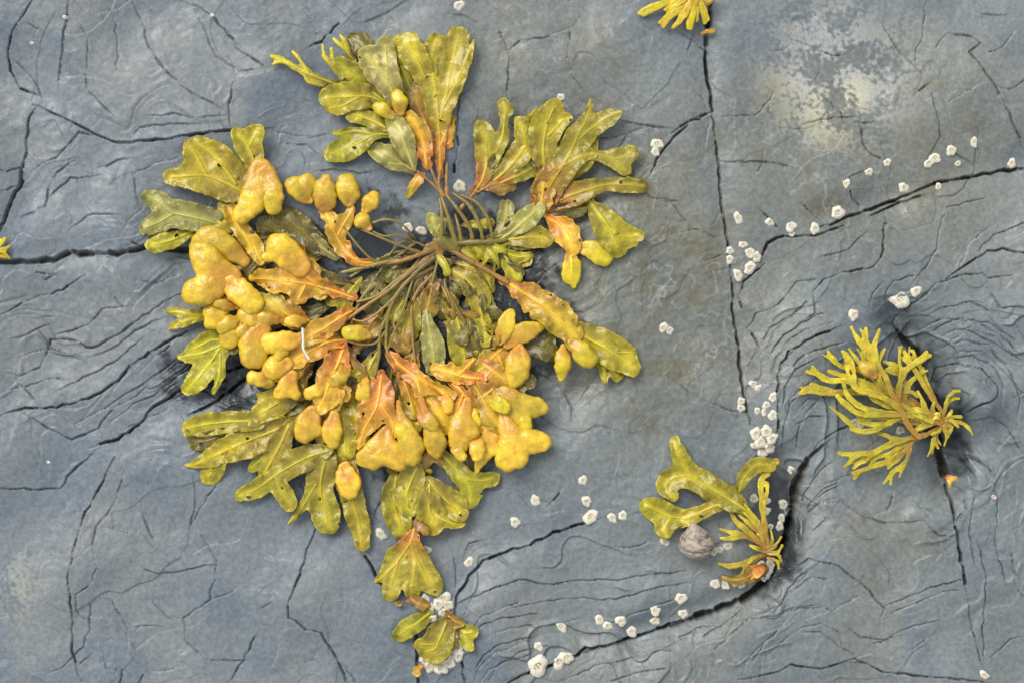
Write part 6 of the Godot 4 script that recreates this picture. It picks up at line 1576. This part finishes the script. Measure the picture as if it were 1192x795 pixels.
	weed(o, "frond", "lemon", 9, 7, [[-14, 292, 3, -4, 289, 3, 3, 284, 2.6, 7, 278, 1.8], [0, 286, 2.4, 2, 280, 1.6]], {"rib": 0.0, "cell": 0.9, "ruffle": 0.8, "wob": 0.6, "blotch": 0.0, "puff": 0.3})
	weed(o, "frond", "lemon", 9, 7, [[-12, 296, 3, 0, 293, 3, 8, 290, 2.4, 12, 287, 1.6], [4, 292, 2.4, 8, 297, 2, 12, 301, 1.4]], {"rib": 0.0, "cell": 0.9, "ruffle": 0.8, "wob": 0.6, "blotch": 0.0, "puff": 0.3})
	weed(o, "frond", "lemon", 9, 7, [[-12, 300, 2.6, -2, 298, 2.6, 8, 300, 1.6]], {"rib": 0.0, "cell": 0.9, "ruffle": 0.8, "wob": 0.6, "blotch": 0.0, "puff": 0.3})
	o = thing("shell_fragment", 76, 20, "tiny tan shell grit beside the crack in the top corner", "shell fragment", "bits of grit on the rock")
	weed(o, "grit", "shell", 1, 1, [[75, 20, 2, 77.2, 20.6, 1.6]], {"puff": 0.5, "rib": 0.0, "cell": 0.6})
	o = thing("shell_fragment", 38, 50, "tiny pale shell grit lodged by the curved corner crack", "shell fragment", "bits of grit on the rock")
	weed(o, "grit", "shell", 1, 1, [[37, 50, 1.8, 39.2, 50.6, 1.4]], {"puff": 0.5, "rib": 0.0, "cell": 0.6})
	o = thing("shell_fragment", 247, 18, "small white shell chip in the jagged crack above the olive fronds", "shell fragment", "bits of grit on the rock")
	weed(o, "grit", "shell", 1, 1, [[246, 18, 2.6, 248.2, 18.6, 2.1]], {"puff": 0.5, "rib": 0.0, "cell": 0.6})
	o = thing("shell_fragment", 57, 537, "tiny pale grit on the slab beside the forked crack near the edge", "shell fragment", "bits of grit on the rock")
	weed(o, "grit", "shell", 1, 1, [[56, 537, 1.8, 58.2, 537.6, 1.4]], {"puff": 0.5, "rib": 0.0, "cell": 0.6})
	o = thing("shell_fragment", 1157, 578, "tiny yellowish shell grit on the slab below the black crevice", "shell fragment", "bits of grit on the rock")
	weed(o, "grit", "shell", 1, 1, [[1156, 578, 2.2, 1158.2, 578.6, 1.8]], {"puff": 0.5, "rib": 0.0, "cell": 0.6})
	o = thing("shell_fragment", 225, 5, "small rust-coloured grit at the start of the jagged crack", "shell fragment", "bits of grit on the rock")
	weed(o, "grit", "brown", 1, 1, [[224, 5, 2, 226.2, 5.6, 1.6]], {"puff": 0.5, "rib": 0.0, "cell": 0.6})


func all_barnacles() -> void:
	barnacle(534, 6, 6, "white barnacle by itself at the top edge above the big clump", "barnacles scattered on the rock")
	barnacle(652, 114, 5, "small cream barnacle just above the clump's pointed upper frond", "barnacles scattered on the rock")
	barnacle(765, 168, 6, "upper white barnacle of the pair between the clump and the vertical crack", "barnacles scattered on the rock")
	barnacle(763, 177, 6, "lower white barnacle of the pair between the clump and the vertical crack", "barnacles scattered on the rock")
	barnacle(772, 382, 5.5, "larger of the two touching barnacles on the olive rock below that pair", "barnacles scattered on the rock")
	barnacle(780, 385, 5, "smaller of the two touching barnacles alone on the olive-stained rock", "barnacles scattered on the rock")
	barnacle(859, 254, 6, "white barnacle, first from the lower end of the row just above the diagonal crack", "barnacles scattered on the rock")
	barnacle(896, 259, 6, "white barnacle, second from the lower end of the row just above the diagonal crack", "barnacles scattered on the rock")
	barnacle(920, 264, 6.5, "white barnacle, third from the lower end of the row just above the diagonal crack", "barnacles scattered on the rock")
	barnacle(921, 272, 4, "white barnacle, fourth from the lower end of the row just above the diagonal crack", "barnacles scattered on the rock")
	barnacle(948, 267, 6, "white barnacle, fifth from the lower end of the row just above the diagonal crack", "barnacles scattered on the rock")
	barnacle(975, 248, 7.5, "white barnacle, sixth from the lower end of the row just above the diagonal crack", "barnacles scattered on the rock")
	barnacle(985, 214, 5, "small barnacle, first from the lower end of the row climbing toward the lichen patch", "barnacles scattered on the rock")
	barnacle(1013, 200, 5, "small barnacle, second from the lower end of the row climbing toward the lichen patch", "barnacles scattered on the rock")
	barnacle(1034, 189, 5.5, "small barnacle, third from the lower end of the row climbing toward the lichen patch", "barnacles scattered on the rock")
	barnacle(1055, 218, 5.5, "white barnacle, first along the string under the upper end of the diagonal crack's slab", "barnacles scattered on the rock")
	barnacle(1082, 190, 6, "white barnacle, second along the string under the upper end of the diagonal crack's slab", "barnacles scattered on the rock")
	barnacle(1089, 184, 6.5, "white barnacle, third along the string under the upper end of the diagonal crack's slab", "barnacles scattered on the rock")
	barnacle(1108, 175, 6.5, "white barnacle, fourth along the string under the upper end of the diagonal crack's slab", "barnacles scattered on the rock")
	barnacle(1135, 165, 5, "white barnacle, fifth along the string under the upper end of the diagonal crack's slab", "barnacles scattered on the rock")
	barnacle(1117, 190, 4, "tiny pale barnacle with a dark centre above the diagonal crack", "barnacles scattered on the rock")
	barnacle(1095, 217, 4, "low flat barnacle inside the diagonal crack", "barnacles scattered on the rock")
	barnacle(1182, 189, 6, "white barnacle at the upper end of the diagonal crack by the photo's edge", "barnacles scattered on the rock")
	barnacle(865, 285, 5, "white barnacle, first from the top of the group where diagonal and vertical crack meet", "barnacles scattered on the rock")
	barnacle(850, 292, 5, "white barnacle, second from the top of the group where diagonal and vertical crack meet", "barnacles scattered on the rock")
	barnacle(873, 294, 6, "white barnacle, third from the top of the group where diagonal and vertical crack meet", "barnacles scattered on the rock")
	barnacle(881, 299, 6.5, "white barnacle, fourth from the top of the group where diagonal and vertical crack meet", "barnacles scattered on the rock")
	barnacle(850, 302, 5, "white barnacle, fifth from the top of the group where diagonal and vertical crack meet", "barnacles scattered on the rock")
	barnacle(873, 312, 6.5, "white barnacle, sixth from the top of the group where diagonal and vertical crack meet", "barnacles scattered on the rock")
	barnacle(860, 320, 6, "white barnacle, seventh from the top of the group where diagonal and vertical crack meet", "barnacles scattered on the rock")
	barnacle(1050, 347, 11, "largest white barnacle on the slab above the narrow-fronded wrack", "barnacles scattered on the rock")
	barnacle(1067, 339, 7, "barnacle touching the largest one above the narrow-fronded wrack", "barnacles scattered on the rock")
	barnacle(993, 367, 7, "round white barnacle between the large pair and the narrow-fronded wrack", "barnacles scattered on the rock")
	barnacle(878, 447, 5, "small barnacle, first from the top of the loose group above the dense barnacle cluster", "barnacles scattered on the rock")
	barnacle(884, 452, 4.5, "small barnacle, second from the top of the loose group above the dense barnacle cluster", "barnacles scattered on the rock")
	barnacle(899, 462, 5.5, "small barnacle, third from the top of the loose group above the dense barnacle cluster", "barnacles scattered on the rock")
	barnacle(863, 467, 5, "small barnacle, fourth from the top of the loose group above the dense barnacle cluster", "barnacles scattered on the rock")
	barnacle(892, 471, 5, "small barnacle, fifth from the top of the loose group above the dense barnacle cluster", "barnacles scattered on the rock")
	barnacle(863, 475, 5, "small barnacle, sixth from the top of the loose group above the dense barnacle cluster", "barnacles scattered on the rock")
	barnacle(882, 478, 4.5, "small barnacle, seventh from the top of the loose group above the dense barnacle cluster", "barnacles scattered on the rock")
	barnacle(890, 479, 5, "small barnacle, eighth from the top of the loose group above the dense barnacle cluster", "barnacles scattered on the rock")
	barnacle(899, 483, 5.5, "small barnacle, ninth from the top of the loose group above the dense barnacle cluster", "barnacles scattered on the rock")
	barnacle(892, 502, 8, "barnacle, first from the top of the dense cluster above the broad forked seaweed", "clustered barnacles")
	barnacle(880, 505, 6.5, "barnacle, second from the top of the dense cluster above the broad forked seaweed", "clustered barnacles")
	barnacle(898, 510, 7, "barnacle, third from the top of the dense cluster above the broad forked seaweed", "clustered barnacles")
	barnacle(886, 514, 7, "barnacle, fourth from the top of the dense cluster above the broad forked seaweed", "clustered barnacles")
	barnacle(880, 519, 5, "barnacle, fifth from the top of the dense cluster above the broad forked seaweed", "clustered barnacles")
	barnacle(896, 521, 6, "barnacle, sixth from the top of the dense cluster above the broad forked seaweed", "clustered barnacles")
	barnacle(888, 526, 7, "barnacle, seventh from the top of the dense cluster above the broad forked seaweed", "clustered barnacles")
	barnacle(924, 548, 5.5, "white barnacle, first from the top of the column along the deep crevice", "barnacles scattered on the rock")
	barnacle(879, 581, 5, "white barnacle, second from the top of the column along the deep crevice", "barnacles scattered on the rock")
	barnacle(893, 584, 5.5, "white barnacle, third from the top of the column along the deep crevice", "barnacles scattered on the rock")
	barnacle(916, 589, 6, "white barnacle, fourth from the top of the column along the deep crevice", "barnacles scattered on the rock")
	barnacle(892, 596, 6.5, "white barnacle, fifth from the top of the column along the deep crevice", "barnacles scattered on the rock")
	barnacle(912, 605, 5, "white barnacle, sixth from the top of the column along the deep crevice", "barnacles scattered on the rock")
	barnacle(910, 614, 5, "white barnacle, seventh from the top of the column along the deep crevice", "barnacles scattered on the rock")
	barnacle(898, 614, 4.5, "white barnacle, eighth from the top of the column along the deep crevice", "barnacles scattered on the rock")
	barnacle(831, 642, 4.6, "small barnacle, first of the three between the winkle and the crevice seaweed", "barnacles scattered on the rock")
	barnacle(838, 640, 4.6, "small barnacle, second of the three between the winkle and the crevice seaweed", "barnacles scattered on the rock")
	barnacle(848, 636, 5.5, "small barnacle, third of the three between the winkle and the crevice seaweed", "barnacles scattered on the rock")
	barnacle(774, 630, 4.8, "small barnacle just west of the winkle", "barnacles scattered on the rock")
	barnacle(782, 592, 4.5, "small barnacle half under the lobe of the broad forked frond", "barnacles scattered on the rock")
	barnacle(832, 679, 6, "white barnacle, first of the row below the rust blade of the crevice seaweed", "barnacles scattered on the rock")
	barnacle(844, 680, 5.5, "white barnacle, second of the row below the rust blade of the crevice seaweed", "barnacles scattered on the rock")
	barnacle(864, 680, 6, "white barnacle, third of the row below the rust blade of the crevice seaweed", "barnacles scattered on the rock")
	barnacle(884, 670, 7.5, "cream barnacle, first of the lump at the foot of the crevice seaweed", "clustered barnacles")
	barnacle(894, 668, 8, "cream barnacle, second of the lump at the foot of the crevice seaweed", "clustered barnacles")
	barnacle(899, 659, 6.5, "cream barnacle, third of the lump at the foot of the crevice seaweed", "clustered barnacles")
	barnacle(888, 661, 6.5, "cream barnacle, fourth of the lump at the foot of the crevice seaweed", "clustered barnacles")
	barnacle(891, 674, 5, "cream barnacle, fifth of the lump at the foot of the crevice seaweed", "clustered barnacles")
	barnacle(679, 558, 6, "white barnacle, first from the top in the scatter between clump and winkle", "barnacles scattered on the rock")
	barnacle(623, 582, 6.5, "white barnacle, second from the top in the scatter between clump and winkle", "barnacles scattered on the rock")
	barnacle(683, 583, 6, "white barnacle, third from the top in the scatter between clump and winkle", "barnacles scattered on the rock")
	barnacle(725, 599, 5.5, "white barnacle, fourth from the top in the scatter between clump and winkle", "barnacles scattered on the rock")
	barnacle(688, 601, 7.5, "white barnacle, fifth from the top in the scatter between clump and winkle", "barnacles scattered on the rock")
	barnacle(713, 602, 6, "white barnacle, sixth from the top in the scatter between clump and winkle", "barnacles scattered on the rock")
	barnacle(600, 608, 6.5, "white barnacle, seventh from the top in the scatter between clump and winkle", "barnacles scattered on the rock")
	barnacle(793, 696, 6, "white barnacle, first counted down the line along the lower ledge from the crevice", "barnacles scattered on the rock")
	barnacle(763, 710, 6, "white barnacle, second counted down the line along the lower ledge from the crevice", "barnacles scattered on the rock")
	barnacle(796, 715, 6, "white barnacle, third counted down the line along the lower ledge from the crevice", "barnacles scattered on the rock")
	barnacle(699, 722, 6, "white barnacle, fourth counted down the line along the lower ledge from the crevice", "barnacles scattered on the rock")
	barnacle(763, 723, 6.5, "white barnacle, fifth counted down the line along the lower ledge from the crevice", "barnacles scattered on the rock")
	barnacle(723, 723, 6.5, "white barnacle, sixth counted down the line along the lower ledge from the crevice", "barnacles scattered on the rock")
	barnacle(708, 729, 6.5, "white barnacle, seventh counted down the line along the lower ledge from the crevice", "barnacles scattered on the rock")
	barnacle(654, 730, 6.5, "white barnacle, eighth counted down the line along the lower ledge from the crevice", "barnacles scattered on the rock")
	barnacle(736, 736, 6, "white barnacle, ninth counted down the line along the lower ledge from the crevice", "barnacles scattered on the rock")
	barnacle(627, 753, 5.5, "small white barnacle on the slab above the two big bottom barnacles", "barnacles scattered on the rock")
	barnacle(626, 776, 11, "big cream barnacle at the bottom, the one nearer the clump's tail", "barnacles scattered on the rock")
	barnacle(651, 771, 9.5, "big oval barnacle at the bottom, the one nearer the ledge", "barnacles scattered on the rock")
	barnacle(660, 766, 8, "small barnacle touching the big oval bottom barnacle", "barnacles scattered on the rock")
	barnacle(443, 622, 6, "white barnacle below the clump's lowest olive frond tip", "barnacles scattered on the rock")
	barnacle(546, 655, 6, "white barnacle at the upper end of the curved crack under the clump", "barnacles scattered on the rock")
	barnacle(495, 641, 5.5, "white barnacle half hidden behind the clump's hanging frond", "barnacles scattered on the rock")
	barnacle(1145, 785, 5.5, "white barnacle alone in the bottom corner by the narrow crack", "barnacles scattered on the rock")
	barnacle(535, 217, 8, "barnacle beside the stems at the top of the holdfast", "barnacles under the big clump")
	barnacle(474, 265, 6.5, "smaller barnacle under the holdfast's thin stems, toward the swollen tips", "barnacles under the big clump")
	barnacle(490, 268, 6, "barnacle nearest the holdfast under its thin stems", "barnacles under the big clump")
	barnacle(531, 303, 6.5, "barnacle in the gap just below the holdfast", "barnacles under the big clump")
	barnacle(1057, 450, 4.5, "pale barnacle, first from the top under the narrow-fronded wrack", "barnacles under the narrow-fronded wrack")
	barnacle(1060, 468, 5.5, "pale barnacle, second from the top under the narrow-fronded wrack", "barnacles under the narrow-fronded wrack")
	barnacle(996, 492, 5.5, "pale barnacle, third from the top under the narrow-fronded wrack", "barnacles under the narrow-fronded wrack")
	barnacle(1004, 494, 6, "pale barnacle, fourth from the top under the narrow-fronded wrack", "barnacles under the narrow-fronded wrack")
	barnacle(1012, 492, 5, "pale barnacle, fifth from the top under the narrow-fronded wrack", "barnacles under the narrow-fronded wrack")
	barnacle(1050, 501, 5, "pale barnacle, sixth from the top under the narrow-fronded wrack", "barnacles under the narrow-fronded wrack")
	barnacle(517, 696, 8, "cream barnacle, first from the top of the upper lump beside the small tuft", "clustered barnacles")
	barnacle(495, 697, 5, "cream barnacle, second from the top of the upper lump beside the small tuft", "clustered barnacles")
	barnacle(511, 703, 7, "cream barnacle, third from the top of the upper lump beside the small tuft", "clustered barnacles")
	barnacle(521, 704, 7, "cream barnacle, fourth from the top of the upper lump beside the small tuft", "clustered barnacles")
	barnacle(501, 706, 5.5, "cream barnacle, fifth from the top of the upper lump beside the small tuft", "clustered barnacles")
	barnacle(516, 713, 6, "cream barnacle, sixth from the top of the upper lump beside the small tuft", "clustered barnacles")
	barnacle(503, 720, 5.5, "cream barnacle, seventh from the top of the upper lump beside the small tuft", "clustered barnacles")
	barnacle(533, 752, 6.5, "pale barnacle, first from the top of the crust below the small tuft's fronds", "clustered barnacles")
	barnacle(527, 760, 7, "pale barnacle, second from the top of the crust below the small tuft's fronds", "clustered barnacles")
	barnacle(534, 763, 6.5, "pale barnacle, third from the top of the crust below the small tuft's fronds", "clustered barnacles")
	barnacle(519, 765, 7, "pale barnacle, fourth from the top of the crust below the small tuft's fronds", "clustered barnacles")
	barnacle(495, 768, 6, "pale barnacle, fifth from the top of the crust below the small tuft's fronds", "clustered barnacles")
	barnacle(510, 769, 7.5, "pale barnacle, sixth from the top of the crust below the small tuft's fronds", "clustered barnacles")
	barnacle(523, 771, 6.5, "pale barnacle, seventh from the top of the crust below the small tuft's fronds", "clustered barnacles")
	barnacle(500, 776, 7, "pale barnacle, eighth from the top of the crust below the small tuft's fronds", "clustered barnacles")
	barnacle(513, 778, 7, "pale barnacle, ninth from the top of the crust below the small tuft's fronds", "clustered barnacles")
